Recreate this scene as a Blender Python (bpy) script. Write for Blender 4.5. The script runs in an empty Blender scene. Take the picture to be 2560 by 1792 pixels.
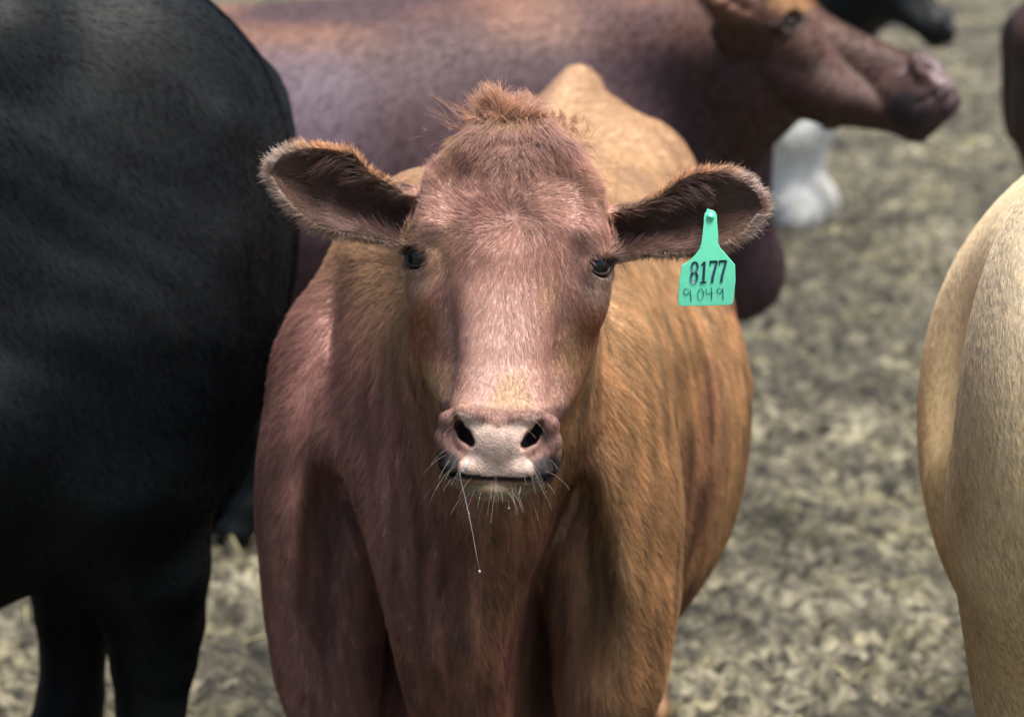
import bpy, math, random
import numpy as np
from mathutils import Vector, Matrix
rng = np.random.default_rng(7)
random.seed(7)
sc = bpy.context.scene
COL = sc.collection

# ---------------------------------------------------------------- camera, sky, sun, exposure
F_PX, CAM_H, HORIZON = 8000.0, 1.85, -600.0
PITCH = math.atan((896 - HORIZON) / F_PX)
cam_d = bpy.data.cameras.new('camera')
cam = bpy.data.objects.new('camera', cam_d); COL.objects.link(cam)
cam.location = (0, 0, CAM_H); cam.rotation_euler = (math.pi/2 - PITCH, 0, 0)
cam_d.sensor_width = 36; cam_d.lens = 36 * F_PX / 2560
cam_d.clip_start = 0.1; cam_d.clip_end = 2000
cam_d.dof.use_dof = True; cam_d.dof.focus_distance = 4.0; cam_d.dof.aperture_fstop = 4.9
sc.camera = cam

SUN_DIR = Vector((0.24, -0.17, 0.955)).normalized()      # towards the sun
world = bpy.data.worlds.new('World'); sc.world = world; world.use_nodes = True
wn = world.node_tree
bg = wn.nodes['Background']
sky = wn.nodes.new('ShaderNodeTexSky'); sky.sky_type = 'NISHITA'; sky.sun_disc = False
sky.sun_elevation = math.asin(SUN_DIR.z); sky.sun_rotation = math.atan2(SUN_DIR.x, SUN_DIR.y)
sky.air_density = 1.0; sky.dust_density = 3.0
wn.links.new(sky.outputs[0], bg.inputs[0]); bg.inputs[1].default_value = 0.075
sd = bpy.data.lights.new('sun', 'SUN'); sd.energy = 4.3; sd.angle = math.radians(26); sd.color = (1, .95, .86)
sun = bpy.data.objects.new('sun', sd); COL.objects.link(sun)
sun.rotation_euler = (-SUN_DIR).to_track_quat('-Z', 'Y').to_euler()
sc.view_settings.view_transform = 'Standard'; sc.view_settings.look = 'None'
sc.view_settings.exposure = 1.0; sc.view_settings.gamma = 1
sc.render.engine = 'CYCLES'
sc.cycles.max_bounces = 6; sc.cycles.transparent_max_bounces = 8; sc.cycles.use_denoising = True

cp, sp_ = math.cos(PITCH), math.sin(PITCH)
def P(px, py, Y):
    """world point at depth Y seen at source pixel (px, py)"""
    u, v = (px - 1280) / F_PX, (896 - py) / F_PX
    y = cp + sp_ * v; z = -sp_ + cp * v
    return np.array([u * Y / y, Y, CAM_H + z * Y / y])

# ---------------------------------------------------------------- noise
def _hash(i, j, k, s=0):
    h = (i.astype(np.int64) * 374761393 + j.astype(np.int64) * 668265263 + k.astype(np.int64) * 2147483647 + s * 1274126177) & 0xffffffff
    h = ((h ^ (h >> 13)) * 1274126177) & 0xffffffff
    h = ((h ^ (h >> 16)) * 2246822519) & 0xffffffff
    return ((h ^ (h >> 15)) & 0xffffff) / float(0xffffff)
def vnoise(p, s=0):
    i = np.floor(p); f = p - i; f = f*f*(3-2*f); i = i.astype(np.int64)
    r = 0
    for a in (0, 1):
        for b in (0, 1):
            for c in (0, 1):
                w = (f[:,0] if a else 1-f[:,0]) * (f[:,1] if b else 1-f[:,1]) * (f[:,2] if c else 1-f[:,2])
                r = r + w * _hash(i[:,0]+a, i[:,1]+b, i[:,2]+c, s)
    return r * 2 - 1
def fbm(p, o=3, s=0):
    r, a = 0, .5
    for k in range(o):
        r = r + a * vnoise(p * 2**k, s + k); a *= .5
    return r
def worley(p, s=0):
    """nearest jittered cell point: distance and the point (3D)"""
    i = np.floor(p).astype(np.int64)
    best = np.full(len(p), 9.0); pt = np.zeros_like(p)
    for a in (-1, 0, 1):
        for b in (-1, 0, 1):
            for c in (-1, 0, 1):
                ii = i + np.array([a, b, c])
                q = ii + np.stack([_hash(ii[:,0], ii[:,1], ii[:,2], s+t) for t in (1, 2, 3)], 1)
                d = np.linalg.norm(p - q, axis=1); m = d < best
                best[m] = d[m]; pt[m] = q[m]
    return best, pt
def worley2(x, y, s=0):
    i, j = np.floor(x).astype(np.int64), np.floor(y).astype(np.int64)
    f1 = np.full(x.shape, 9.0); f2 = np.full(x.shape, 9.0); hv = np.zeros(x.shape)
    for a in (-1, 0, 1):
        for b in (-1, 0, 1):
            ii, jj = i + a, j + b; z = ii * 0
            dx = ii + _hash(ii, jj, z, s+1) - x; dy = jj + _hash(ii, jj, z, s+2) - y
            d = np.sqrt(dx*dx + dy*dy); m = d < f1
            f2 = np.where(m, f1, np.minimum(f2, d)); hv = np.where(m, _hash(ii, jj, z, s+3), hv); f1 = np.where(m, d, f1)
    return f1, f2, hv

# ---------------------------------------------------------------- implicit shapes
def smin(a, b, k):
    h = np.clip(.5 + .5 * (b - a) / k, 0, 1)
    return b * (1 - h) + a * h - k * h * (1 - h)
def smax(a, b, k): return -smin(-a, -b, k)
def rcone(p, a, b, ra, rb):
    a = np.asarray(a, np.float32); b = np.asarray(b, np.float32)
    ab = b - a; t = np.clip(((p - a) @ ab) / max(float(ab @ ab), 1e-9), 0, 1)
    return np.linalg.norm(p - a - t[:, None] * ab, axis=1) - (ra + (rb - ra) * t)
def chain(p, pts, k):
    d = None
    for (a, ra), (b, rb) in zip(pts[:-1], pts[1:]):
        e = rcone(p, a, b, ra, rb); d = e if d is None else smin(d, e, k)
    return d
def ell(p, c, r, rot=None):
    q = p - np.asarray(c, np.float32)
    if rot is not None:
        q = q @ np.array(Matrix.Rotation(math.radians(rot[1]), 3, rot[0]), np.float32)
    r = np.asarray(r, np.float32)
    k0 = np.linalg.norm(q / r, axis=1); k1 = np.linalg.norm(q / (r*r), axis=1)
    return k0 * (k0 - 1) / np.maximum(k1, 1e-6)
def smooth_table(T, n=160, w=6):
    T = np.asarray(T, float); x = np.linspace(T[0,0], T[-1,0], n); out = [x]
    ker = np.exp(-np.linspace(-2, 2, 2*w+1)**2); ker /= ker.sum()
    for c in range(1, T.shape[1]):
        y = np.interp(x, T[:,0], T[:,c]); yp = np.pad(y, w, mode='edge'); ys = np.convolve(yp, ker, 'valid'); out.append(ys)
    return np.array(out)
def loft(p, ax, S, pw=2.0):
    """elliptic loft along axis ax. table columns: t, centre_a, half_a, hi_b, lo_b"""
    oa, ob = [i for i in (0, 1, 2) if i != ax]
    if ax == 2: pass
    t = p[:, ax]; tc = np.clip(t, S[0][0], S[0][-1])
    ca, ha, hi, lo = (np.interp(tc, S[0], S[c]) for c in (1, 2, 3, 4))
    cb, hb = (hi + lo) / 2, np.abs(hi - lo) / 2
    rho = (np.abs((p[:, oa] - ca) / ha)**pw + np.abs((p[:, ob] - cb) / hb)**pw)**(1/pw)
    d = (rho - 1) * np.minimum(ha, hb)
    return np.where(t == tc, d, np.hypot(np.maximum(d, 0), t - tc))

# ---------------------------------------------------------------- head, local frame u (right) v (up) w (towards muzzle), unit ~0.5 mm
T_NOSE = smooth_table([(-592,0,60,165,20),(-575,0,110,195,-10),(-545,0,140,215,-20),(-500,0,155,228,-30),(-455,0,157,236,-30),(-425,0,152,238,-30),(-395,0,140,236,-40),
    (-375,0,132,222,-50),(-330,0,122,196,-60),(-250,0,114,160,-70),(-150,0,124,124,-80),(-60,0,138,98,-90),(20,0,150,84,-100),(80,0,155,66,-110),(150,0,150,30,-120),(200,0,130,-20,-130)])
T_JAW = smooth_table([(-585,0,70,130,20),(-540,0,95,120,-10),(-480,0,118,90,-50),(-400,0,150,60,-110),(-330,0,192,45,-170),(-250,0,222,35,-225),(-150,0,238,35,-265),(-60,0,243,35,-270),(20,0,238,30,-250)])
T_SKULL = smooth_table([(-330,0,180,-20,-190),(-270,0,198,2,-195),(-200,0,212,26,-200),(-140,0,222,46,-200),(-60,0,236,63,-200),(20,0,240,74,-200),(90,0,246,80,-205),(160,0,236,74,-210),(225,0,206,58,-208),(280,0,158,40,-205),(330,0,110,20,-190),(366,0,78,-8,-165),(394,0,50,-45,-130)], w=5)
EAR_L = dict(sgn=-1, up=[(240,150),(281,160),(332,192),(365,208),(406,254),(441,260),(490,265),(538,262),(587,246),(610,224),(618,200)],
                     lo=[(240,14),(275,24),(301,27),(366,41),(448,54),(494,66),(540,96),(572,125),(603,160),(618,190)])
EAR_R = dict(sgn=1, up=[(240,130),(314,150),(375,182),(423,224),(469,244),(527,250),(585,230),(622,194),(634,165)],
                    lo=[(240,10),(287,22),(364,34),(459,40),(548,66),(592,97),(618,134),(634,160)])
EAR_TH = [9.0]
def ear_geo(E, s, t):
    up = np.interp(s, [a for a, b in E['up']], [b for a, b in E['up']]); lo = np.interp(s, [a for a, b in E['lo']], [b for a, b in E['lo']])
    tc, h = (up + lo) / 2, np.maximum((up - lo) / 2, 4)
    return tc, h, (t - tc) / h
def ear_sdf(q, E):
    s = q[:,0] * E['sgn']; t = q[:,1]; w = q[:,2]
    s0, s1 = E['up'][0][0], E['up'][-1][0]
    tc, h, e = ear_geo(E, np.clip(s, s0, s1), t)
    f = np.clip((s - s0) / (s1 - s0), 0, 1)
    cup = 95 * (1 - f)**.8 + 22
    ec = np.clip(e, -1, 1)
    n0 = -70 - cup * (1 - ec*ec)**.8 + 14*np.sin(f*3) + 10*np.exp(-((ec-.25)/.18)**2) * np.sin(np.clip(f,0,1)*3.1)
    th = EAR_TH[0] + 6 * (1 - f)
    slope = 1.0 / np.sqrt(1 + (cup / h * 1.2)**2)
    d = smax((np.abs(w - n0)) * slope - th, (np.abs(e) - 1) * h, 8)
    d = np.maximum(d, np.maximum(s0 - s, s - s1))
    return d
def head_sdf(q, ears=True):
    d = loft(q, 1, T_SKULL, 2.5)
    d = smin(d, loft(q, 1, T_NOSE, 2.3), 28)
    d = smin(d, loft(q, 1, T_JAW, 2.2), 20)
    a = np.abs(q[:,0]); m = q.copy(); m[:,0] = a                         # mirrored
    # brow over the eye, cheekbone crest under it
    d = smin(d, ell(m, (214, 40, -4), (37, 56, 58), ('Z', 10)), 44)
    d = smin(d, ell(m, (212, -60, -26), (34, 80, 50)), 60)
    d = smin(d, ell(m, (212, -4, -5), (53, 50, 57)), 16)
    # hollow from inner eye corner, hollow before the cheek
    d = smax(d, -chain(m, [((180, 22, 110), 24), ((140, -42, 126), 27)], 10), 32)
    d = smax(d, -ell(m, (210, -290, 134), (48, 100, 60), ('Z', -6)), 80)
    d = smax(d, -ell(m, (0, 105, 150), (70, 70, 70)), 60)
    d = smin(d, chain(m, [((196, 90, 42), 20), ((190, 190, 22), 16), ((118, 285, 2), 14), ((50, 350, -16), 14)], 20), 55)
    d = smax(d, -ell(m, (150, 215, 95), (50, 90, 50), ('Z', 18)), 60)
    # nose: fold across the top, pad, nostril wings, nostrils
    d = smax(d, -chain(m, [((0, -356, 226), 9), ((60, -347, 222), 8), ((105, -350, 206), 6)], 4), 12)
    d = smin(d, ell(m, (0, -440, 192), (98, 74, 58)), 16)
    d = smin(d, chain(m, [((92, -376, 214), 18), ((126, -400, 202), 20), ((136, -445, 190), 20), ((112, -488, 196), 18)], 12), 12)
    d = smin(d, chain(m, [((40, -388, 230), 16), ((86, -384, 222), 15)], 10), 14)
    d = smin(d, ell(m, (66, -515, 190), (72, 40, 46)), 18)
    for wz, rs in ((250, .86), (225, .88), (200, .85), (170, .75)):
        d = smax(d, -chain(m, [((104, -388, wz-8), 7*rs), ((97, -412, wz), 14*rs), ((82, -436, wz), 19*rs), ((66, -452, wz), 15*rs)], 8), 7)
    # mouth line and chin
    d = smin(d, ell(m, (0, -568, 156), (88, 34, 60)), 8)
    md = chain(m, [((0, -536, 250), 9), ((70, -536, 236), 9), ((112, -530, 200), 9), ((140, -508, 110), 7)], 3)
    d = smax(d, -md, 6)
    # eye socket
    d = smax(d, -ell(m, (246, -6, 24), (39, 29, 47), ('Y', -35)), 6)
    if ears:
        for E in (EAR_L, EAR_R):
            d = smin(d, ear_sdf(q, E), 14)
            sg = E['sgn']; b0 = 105 if sg < 0 else 75
            tube = chain(q, [((sg*205, b0-5, -150), 78), ((sg*262, b0+5, -165), 66), ((sg*330, b0+25, -172), 46)], 20)
            cut = ell(q, (sg*318, b0+12, -92), (78, 62, 74))
            d = smin(d, smax(tube, -cut, 14), 22)
            ring = [((sg*(398 + 46*math.cos(t)), b0 + 2 + 50*math.sin(t), -128 + 16*math.cos(t*1.0)), 6) for t in [math.radians(x) for x in range(100, -130, -23)]]
            d = smin(d, chain(q, ring, 4), 10)
    return d

# ---------------------------------------------------------------- body, canonical frame: faces -Y, origin on the ground under the shoulders, metres
T_BODY = smooth_table([(-0.26,0,.07,.98,.70),(-0.20,0,.13,1.06,.58),(-0.10,0,.22,1.16,.50),(0.05,0,.275,1.24,.43),(0.25,0,.32,1.245,.40),(0.55,0,.385,1.22,.37),(0.85,0,.415,1.21,.355),
    (1.12,0,.39,1.22,.41),(1.38,0,.31,1.25,.52),(1.58,0,.25,1.24,.62),(1.68,0,.16,1.17,.72),(1.72,0,.09,1.10,.80)])
def body_sdf(p, o):
    wx = o.get('wide', 1.0); q = p.copy(); q[:,0] /= wx; sh = o.get('sh', 1.0)
    if o.get('deep'): q[:,2] += o['deep'] * (sstep(q[:,2], .9, .55) if False else np.clip((.95 - q[:,2])/.4, 0, 1)) * np.clip((q[:,2] - .12)/.2, 0, 1)
    d = loft(q, 1, o.get('table', T_BODY), np.where(q[:,2] > .83, 2.15 - .5*np.clip((q[:,1]-.1)/.9, 0, 1)*o.get('tent', 0), 2.15))
    m = q.copy(); m[:,0] = np.abs(m[:,0])
    d = smin(d, ell(m, (.208*sh,.10,.76), (.102*sh,.20,.34), ('X', 14)), .05)
    d = smin(d, ell(m, (.10,.12,1.12), (.09,.22,.10)), .08)
    d = smin(d, ell(m, (.165,1.44,.86-.05*o.get('tent',0)), (.135*o.get('thigh',1),.25,.36), ('X', -10)), o.get('kt', .07))
    if o.get('ridges'): d = smin(d, chain(m, [((.10,1.36,1.22), .02), ((.19,1.48,1.15), .022), ((.26,1.55,1.03), .022), ((.285,1.56,.90), .02), ((.27,1.52,.74), .012)], .03), .045)
    if o.get('hook', 1): d = smin(d, ell(m, (.20-.05*o.get('tent',0),1.27,1.16-.05*o.get('tent',0)), (.06,.07,.06)), .08)
    if o.get('pins', 1): d = smin(d, ell(m, (.09,1.66,1.06), (.05,.06,.06)), .06)
    if o.get('ridge', 1): d = smin(d, chain(q, [((0,.2,1.235),.02), ((0,1.0,1.2),.02), ((0,1.5,1.25),.03)], .03), .06)
    # hollow between chest keel and shoulder, flank hollow
    d = smax(d, -ell(m, (.165,-.26,.60), (.084*o.get('hol',1),.42,.30), ('Y', 8)), .035)
    if o.get('brisket'): d = smin(d, ell(q, (0,-.20,.60), (.07,.10,.11)), .09)
    d = smax(d, -ell(m, (.36,1.15,.95), (.05,.14,.16)), .10)
    fl = [((.20*sh,.07,.74),.105), ((.205*sh,.05,.56),.076), ((.190*sh,.02,.38),.054), ((.178,.02,.33),.042), ((.172,.03,.16),.034), ((.172,.02,.11),.042), ((.172,-.01,.06),.044)]
    if o.get('fat'): fl = [(a, r*(1 if a[2] > .5 else o['fat'])) for a, r in fl]
    d = smin(d, chain(m, fl, .02), .05)
    if o.get('crease'): d = smax(d, -ell(m, (.41,1.14,.76), (.14,.05,.42), ('X', -12)), .03)
    d = smin(d, rcone(m, (.155,-.02,.035), (.155,0,.03), .034, .036), .01); d = smin(d, rcone(m, (.192,-.02,.035), (.192,0,.03), .034, .036), .01)
    hl = o.get('hind', [((.18,1.42,.80),.16), ((.20,1.30,.66),.115), ((.175,1.52,.52),.068), ((.16,1.61,.43),.048), ((.155,1.58,.36),.040), ((.155,1.54,.17),.036), ((.155,1.52,.11),.043), ((.155,1.49,.06),.044)])
    d = smin(d, chain(m, hl, .025), .06)
    d = smin(d, rcone(m, (.138,1.46,.035), (.138,1.49,.03), .034, .036), .01); d = smin(d, rcone(m, (.172,1.46,.035), (.172,1.49,.03), .034, .036), .01)
    tl = o.get('tail', [((0,1.64,1.22),.035), ((0,1.745,1.14),.028), ((0,1.765,.90),.022), ((0,1.76,.55),.020), ((0,1.75,.40),.040), ((0,1.75,.25),.030), ((0,1.75,.16),.008)])
    d = smin(d, chain(q, tl, .01), .015)
    if o.get('sheath'):
        d = smin(d, chain(q, [((0,.95,.40),.08), ((0,1.02,.34),.06), ((0,.98,.27),.022)], .04), .05)
    return d * min(1, wx)

# ---------------------------------------------------------------- surface nets on a rectilinear grid
def axis_grid(lo, hi, h, dense=None, hd=None):
    x = [lo]
    while x[-1] < hi:
        s = h
        if dense:
            dd = max(dense[0] - x[-1], x[-1] - dense[1], 0); s = min(h, hd + dd * .25)
        x.append(x[-1] + s)
    return np.array(x, np.float32)
def mesh_field(fn, X, Y, Z):
    n = (len(X), len(Y), len(Z)); st = 4
    ci = [np.arange(0, k, st) for k in n]
    ci = [np.append(c, k-1) if c[-1] != k-1 else c for c, k in zip(ci, n)]
    gx, gy, gz = np.meshgrid(X[ci[0]], Y[ci[1]], Z[ci[2]], indexing='ij')
    C = fn(np.stack([gx.ravel(), gy.ravel(), gz.ravel()], 1)).reshape(gx.shape)
    Fv = np.empty(n, np.float32)
    # blocks: between coarse nodes
    nb = [len(c) - 1 for c in ci]
    sz = [np.diff(np.append(X[ci[0]], [])), np.diff(Y[ci[1]]), np.diff(Z[ci[2]])]
    mn = np.full(nb, 1e9); sg = np.zeros(nb)
    for a in (0, 1):
        for b in (0, 1):
            for c in (0, 1):
                v = C[a:a+nb[0], b:b+nb[1], c:c+nb[2]]; mn = np.minimum(mn, np.abs(v)); sg += np.sign(v)
    diag = np.sqrt(sz[0][:,None,None]**2 + sz[1][None,:,None]**2 + sz[2][None,None,:]**2)
    act = (mn < diag * 1.1) | (np.abs(sg) < 8)
    Fv[:] = 1.0
    rep = [np.diff(c) for c in ci]
    big = np.repeat(np.repeat(np.repeat(np.where(sg < 0, -1.0, 1.0).astype(np.float32), rep[0], 0), rep[1], 1), rep[2], 2)
    Fv[:-1, :-1, :-1] = big; del big
    mask = np.zeros(n, bool)
    ab = np.repeat(np.repeat(np.repeat(act, rep[0], 0), rep[1], 1), rep[2], 2)
    mask[:-1, :-1, :-1] |= ab; mask[1:, :-1, :-1] |= ab; mask[:-1, 1:, :-1] |= ab; mask[:-1, :-1, 1:] |= ab; mask[1:, 1:, :-1] |= ab; mask[1:, :-1, 1:] |= ab; mask[:-1, 1:, 1:] |= ab; mask[1:, 1:, 1:] |= ab
    idx = np.flatnonzero(mask); del mask, ab
    vals = np.empty(len(idx), np.float32)
    for s in range(0, len(idx), 400000):
        i, j, k = np.unravel_index(idx[s:s+400000], n)
        vals[s:s+400000] = fn(np.stack([X[i], Y[j], Z[k]], 1))
    Fv.ravel()[idx] = vals
    S = Fv < 0
    cnt = np.zeros((n[0]-1, n[1]-1, n[2]-1), np.uint8)
    for a in (0, 1):
        for b in (0, 1):
            for c in (0, 1):
                cnt += S[a:n[0]-1+a, b:n[1]-1+b, c:n[2]-1+c]
    cells = np.flatnonzero((cnt > 0) & (cnt < 8)); cn = cnt.shape; del cnt
    ci_, cj, ck = np.unravel_index(cells, cn)
    acc = np.zeros((len(cells), 3)); num = np.zeros(len(cells))
    V = {}
    for a in (0, 1):
        for b in (0, 1):
            for c in (0, 1): V[a,b,c] = Fv[ci_+a, cj+b, ck+c]
    for A in V:
        for ax in range(3):
            if A[ax] == 0:
                B = list(A); B[ax] = 1; B = tuple(B)
                va, vb = V[A], V[B]; m = (va < 0) != (vb < 0)
                t = np.where(m, va / np.where(m, va - vb, 1), 0)
                pa = np.stack([X[ci_+A[0]], Y[cj+A[1]], Z[ck+A[2]]], 1); pb = np.stack([X[ci_+B[0]], Y[cj+B[1]], Z[ck+B[2]]], 1)
                acc += np.where(m[:,None], pa + t[:,None] * (pb - pa), 0); num += m
    verts = acc / num[:,None]
    faces = []
    strides = np.array([cn[1]*cn[2], cn[2], 1])
    for ax in range(3):
        o1, o2 = [(1, 2), (2, 0), (0, 1)][ax]
        sl0 = [slice(None)]*3; sl1 = [slice(None)]*3
        sl0[ax] = slice(0, -1); sl1[ax] = slice(1, None)
        e = S[tuple(sl0)] != S[tuple(sl1)]
        I = np.array(np.nonzero(e))
        ok = (I[o1] > 0) & (I[o2] > 0) & (I[o1] < cn[o1]) & (I[o2] < cn[o2]); I = I[:, ok]
        neg = S[tuple(sl0)][I[0], I[1], I[2]]
        base = I.T @ strides
        q = np.stack([base, base - strides[o1], base - strides[o1] - strides[o2], base - strides[o2]], 1)
        q[~neg] = q[~neg][:, ::-1]
        faces.append(q)
    fq = np.concatenate(faces); fq = np.searchsorted(cells, fq)
    return verts, fq[:, ::-1] if False else fq
def relax(v, f, it=2, lam=.5):
    e = np.concatenate([f[:, [0,1]], f[:, [1,2]], f[:, [2,3]], f[:, [3,0]]]); n = len(v)
    deg = np.bincount(e.ravel(), minlength=n).astype(float)
    for k in range(it):
        for L in (lam, -lam*.95):
            acc = np.zeros_like(v)
            for c in range(3):
                acc[:,c] = np.bincount(e[:,0], v[e[:,1],c], n) + np.bincount(e[:,1], v[e[:,0],c], n)
            v = v + L * (acc / deg[:,None] - v)
    return v
def vnormals(v, f):
    a = v[f[:,2]] - v[f[:,0]]; b = v[f[:,3]] - v[f[:,1]]; fn_ = np.cross(a, b); n = np.zeros_like(v)
    for k in range(4):
        for c in range(3): n[:,c] += np.bincount(f[:,k], fn_[:,c], len(v))
    return n / np.maximum(np.linalg.norm(n, axis=1), 1e-12)[:,None]

# ---------------------------------------------------------------- scene helpers
def link(o, parent=None):
    COL.objects.link(o)
    if parent is not None: o.parent = parent
    return o
def mesh_obj(name, v, f, mat, parent=None, col=None, smooth=True):
    me = bpy.data.meshes.new(name)
    if isinstance(f, np.ndarray):
        k = f.shape[1]
        me.vertices.add(len(v)); me.vertices.foreach_set('co', np.asarray(v, np.float32).ravel())
        me.loops.add(f.size); me.loops.foreach_set('vertex_index', f.astype(np.int32).ravel())
        me.polygons.add(len(f)); me.polygons.foreach_set('loop_start', np.arange(0, f.size, k, dtype=np.int32))
        me.update(calc_edges=True)
    else:
        me.from_pydata([tuple(map(float, p)) for p in v], [], f)
    me.polygons.foreach_set('use_smooth', np.full(len(me.polygons), smooth))
    if col is not None:
        a = me.color_attributes.new('coat', 'FLOAT_COLOR', 'POINT')
        a.data.foreach_set('color', np.concatenate([col, np.ones((len(col), 1))], 1).astype(np.float32).ravel())
    me.materials.append(mat)
    return link(bpy.data.objects.new(name, me), parent)
def tube(pts, rad, nseg=8):
    """closed tube along pts with radii; returns verts, faces"""
    pts = np.asarray(pts, float); n = len(pts); rad = np.broadcast_to(rad, (n,))
    V, Fc = [], []
    tang = np.gradient(pts, axis=0)
    ref = np.array([.3, 1, .2]); ref = ref / np.linalg.norm(ref)
    for i in range(n):
        t = tang[i] / np.linalg.norm(tang[i]); a = np.cross(t, ref); a /= np.linalg.norm(a); b = np.cross(t, a)
        for k in range(nseg):
            th = 2 * math.pi * k / nseg; V.append(pts[i] + rad[i] * (math.cos(th) * a + math.sin(th) * b))
    for i in range(n-1):
        for k in range(nseg):
            Fc.append((i*nseg+k, i*nseg+(k+1) % nseg, (i+1)*nseg+(k+1) % nseg, (i+1)*nseg+k))
    Fc.append(tuple(range(nseg))[::-1]); Fc.append(tuple((n-1)*nseg+k for k in range(nseg)))
    return V, Fc
class Acc:
    def __init__(s): s.v = []; s.f = []
    def add(s, V, Fc):
        o = len(s.v); s.v += [tuple(x) for x in V]; s.f += [tuple(i+o for i in q) for q in Fc]; return s
def uv_sphere(c, r, ns=24, nr=14, M=None):
    V = [(0, 0, 1)]; Fc = []
    for i in range(1, nr):
        for k in range(ns):
            a, b = math.pi*i/nr, 2*math.pi*k/ns; V.append((math.sin(a)*math.cos(b), math.sin(a)*math.sin(b), math.cos(a)))
    V.append((0, 0, -1)); L = len(V)-1
    for k in range(ns):
        Fc.append((0, 1+k, 1+(k+1) % ns)); Fc.append((L, L-ns+(k+1) % ns, L-ns+k))
        for i in range(nr-2):
            a = 1+i*ns; Fc.append((a+k, a+ns+k, a+ns+(k+1) % ns, a+(k+1) % ns))
    V = np.array(V) * np.asarray(r)
    if M is not None: V = V @ np.asarray(M).T
    return V + np.asarray(c), Fc
def hair_obj(name, pts, rad, col, mat, parent=None):
    """pts (N,K,3)"""
    N, K = pts.shape[:2]
    if parent is not None: pts = pts - np.array(parent.location)
    h = bpy.data.hair_curves.new(name); h.add_curves([K]*N)
    h.attributes['position'].data.foreach_set('vector', pts.astype(np.float32).ravel())
    ra = h.attributes.get('radius') or h.attributes.new('radius', 'FLOAT', 'POINT')
    ra.data.foreach_set('value', rad.astype(np.float32).ravel())
    ca = h.attributes.new('coat', 'FLOAT_COLOR', 'CURVE')
    ca.data.foreach_set('color', np.concatenate([col, np.ones((N, 1))], 1).astype(np.float32).ravel())
    h.materials.append(mat)
    return link(bpy.data.objects.new(name, h), parent)

# ---------------------------------------------------------------- materials
def new_mat(name):
    m = bpy.data.materials.new(name); m.use_nodes = True; return m, m.node_tree, m.node_tree.nodes['Principled BSDF']
def N_(nt, t, **kw):
    n = nt.nodes.new(t)
    for k, v in kw.items():
        if k in n.inputs.keys(): n.inputs[k].default_value = v
        else: setattr(n, k, v)
    return n
def skin_mat(name, rough=.6, spec=.25, bump=.4, bscale=220, sheen=0.0, mott=.6):
    m, nt, b = new_mat(name)
    a = N_(nt, 'ShaderNodeAttribute', attribute_name='coat')
    tc = N_(nt, 'ShaderNodeTexCoord')
    mp = N_(nt, 'ShaderNodeMapping'); mp.inputs['Scale'].default_value = (1, 1, .22)
    nt.links.new(tc.outputs['Object'], mp.inputs[0])
    nz = N_(nt, 'ShaderNodeTexNoise', Scale=bscale, Detail=4.0); nt.links.new(mp.outputs[0], nz.inputs['Vector'])
    nz2 = N_(nt, 'ShaderNodeTexNoise', Scale=bscale*.12, Detail=3.0); nt.links.new(mp.outputs[0], nz2.inputs['Vector'])
    mx = N_(nt, 'ShaderNodeMix', data_type='RGBA', blend_type='MULTIPLY'); mx.inputs[0].default_value = mott
    rmp = N_(nt, 'ShaderNodeMapRange'); rmp.inputs[1].default_value = .3; rmp.inputs[2].default_value = .7; rmp.inputs[3].default_value = .45; rmp.inputs[4].default_value = 1.25
    nt.links.new(nz.outputs[0], rmp.inputs[0])
    nt.links.new(a.outputs['Color'], mx.inputs[6]); nt.links.new(rmp.outputs[0], mx.inputs[7])
    nt.links.new(mx.outputs[2], b.inputs['Base Color'])
    bp = N_(nt, 'ShaderNodeBump', Strength=bump, Distance=.002); nt.links.new(nz.outputs[0], bp.inputs['Height'])
    bp2 = N_(nt, 'ShaderNodeBump', Strength=bump, Distance=.006); nt.links.new(nz2.outputs[0], bp2.inputs['Height']); nt.links.new(bp.outputs[0], bp2.inputs['Normal'])
    nt.links.new(bp2.outputs[0], b.inputs['Normal'])
    b.inputs['Roughness'].default_value = rough; b.inputs['Specular IOR Level'].default_value = spec
    if sheen: b.inputs['Sheen Weight'].default_value = sheen; b.inputs['Sheen Roughness'].default_value = .4
    return m
def fur_mat(name, rough=.42, spec=.5, trans=.35):
    m, nt, b = new_mat(name)
    a = N_(nt, 'ShaderNodeAttribute', attribute_name='coat')
    hi = N_(nt, 'ShaderNodeHairInfo')
    # tips bleach a little lighter than roots
    rm = N_(nt, 'ShaderNodeMapRange'); rm.inputs[3].default_value = .8; rm.inputs[4].default_value = 1.25
    nt.links.new(hi.outputs['Intercept'], rm.inputs[0])
    mx = N_(nt, 'ShaderNodeMix', data_type='RGBA', blend_type='MULTIPLY'); mx.inputs[0].default_value = 1
    nt.links.new(a.outputs['Color'], mx.inputs[6]); nt.links.new(rm.outputs[0], mx.inputs[7])
    nt.links.new(mx.outputs[2], b.inputs['Base Color'])
    b.inputs['Roughness'].default_value = rough; b.inputs['Specular IOR Level'].default_value = spec
    tr = N_(nt, 'ShaderNodeBsdfTranslucent'); nt.links.new(mx.outputs[2], tr.inputs[0])
    ms = N_(nt, 'ShaderNodeMixShader'); ms.inputs[0].default_value = trans
    nt.links.new(b.outputs[0], ms.inputs[1]); nt.links.new(tr.outputs[0], ms.inputs[2])
    nt.links.new(ms.outputs[0], nt.nodes['Material Output'].inputs['Surface'])
    return m
def flat_mat(name, c, rough=.5, spec=.5, trans=0, coat=0):
    m, nt, b = new_mat(name); b.inputs['Base Color'].default_value = (*c, 1); b.inputs['Roughness'].default_value = rough
    b.inputs['Specular IOR Level'].default_value = spec; b.inputs['Transmission Weight'].default_value = trans; b.inputs['Coat Weight'].default_value = coat
    return m
M_SKIN = skin_mat('cow_hide'); M_SKIN_B = skin_mat('dark_cow_hide', rough=.6, spec=.20, bump=.10, bscale=260, mott=.06, sheen=0.0)
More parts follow.
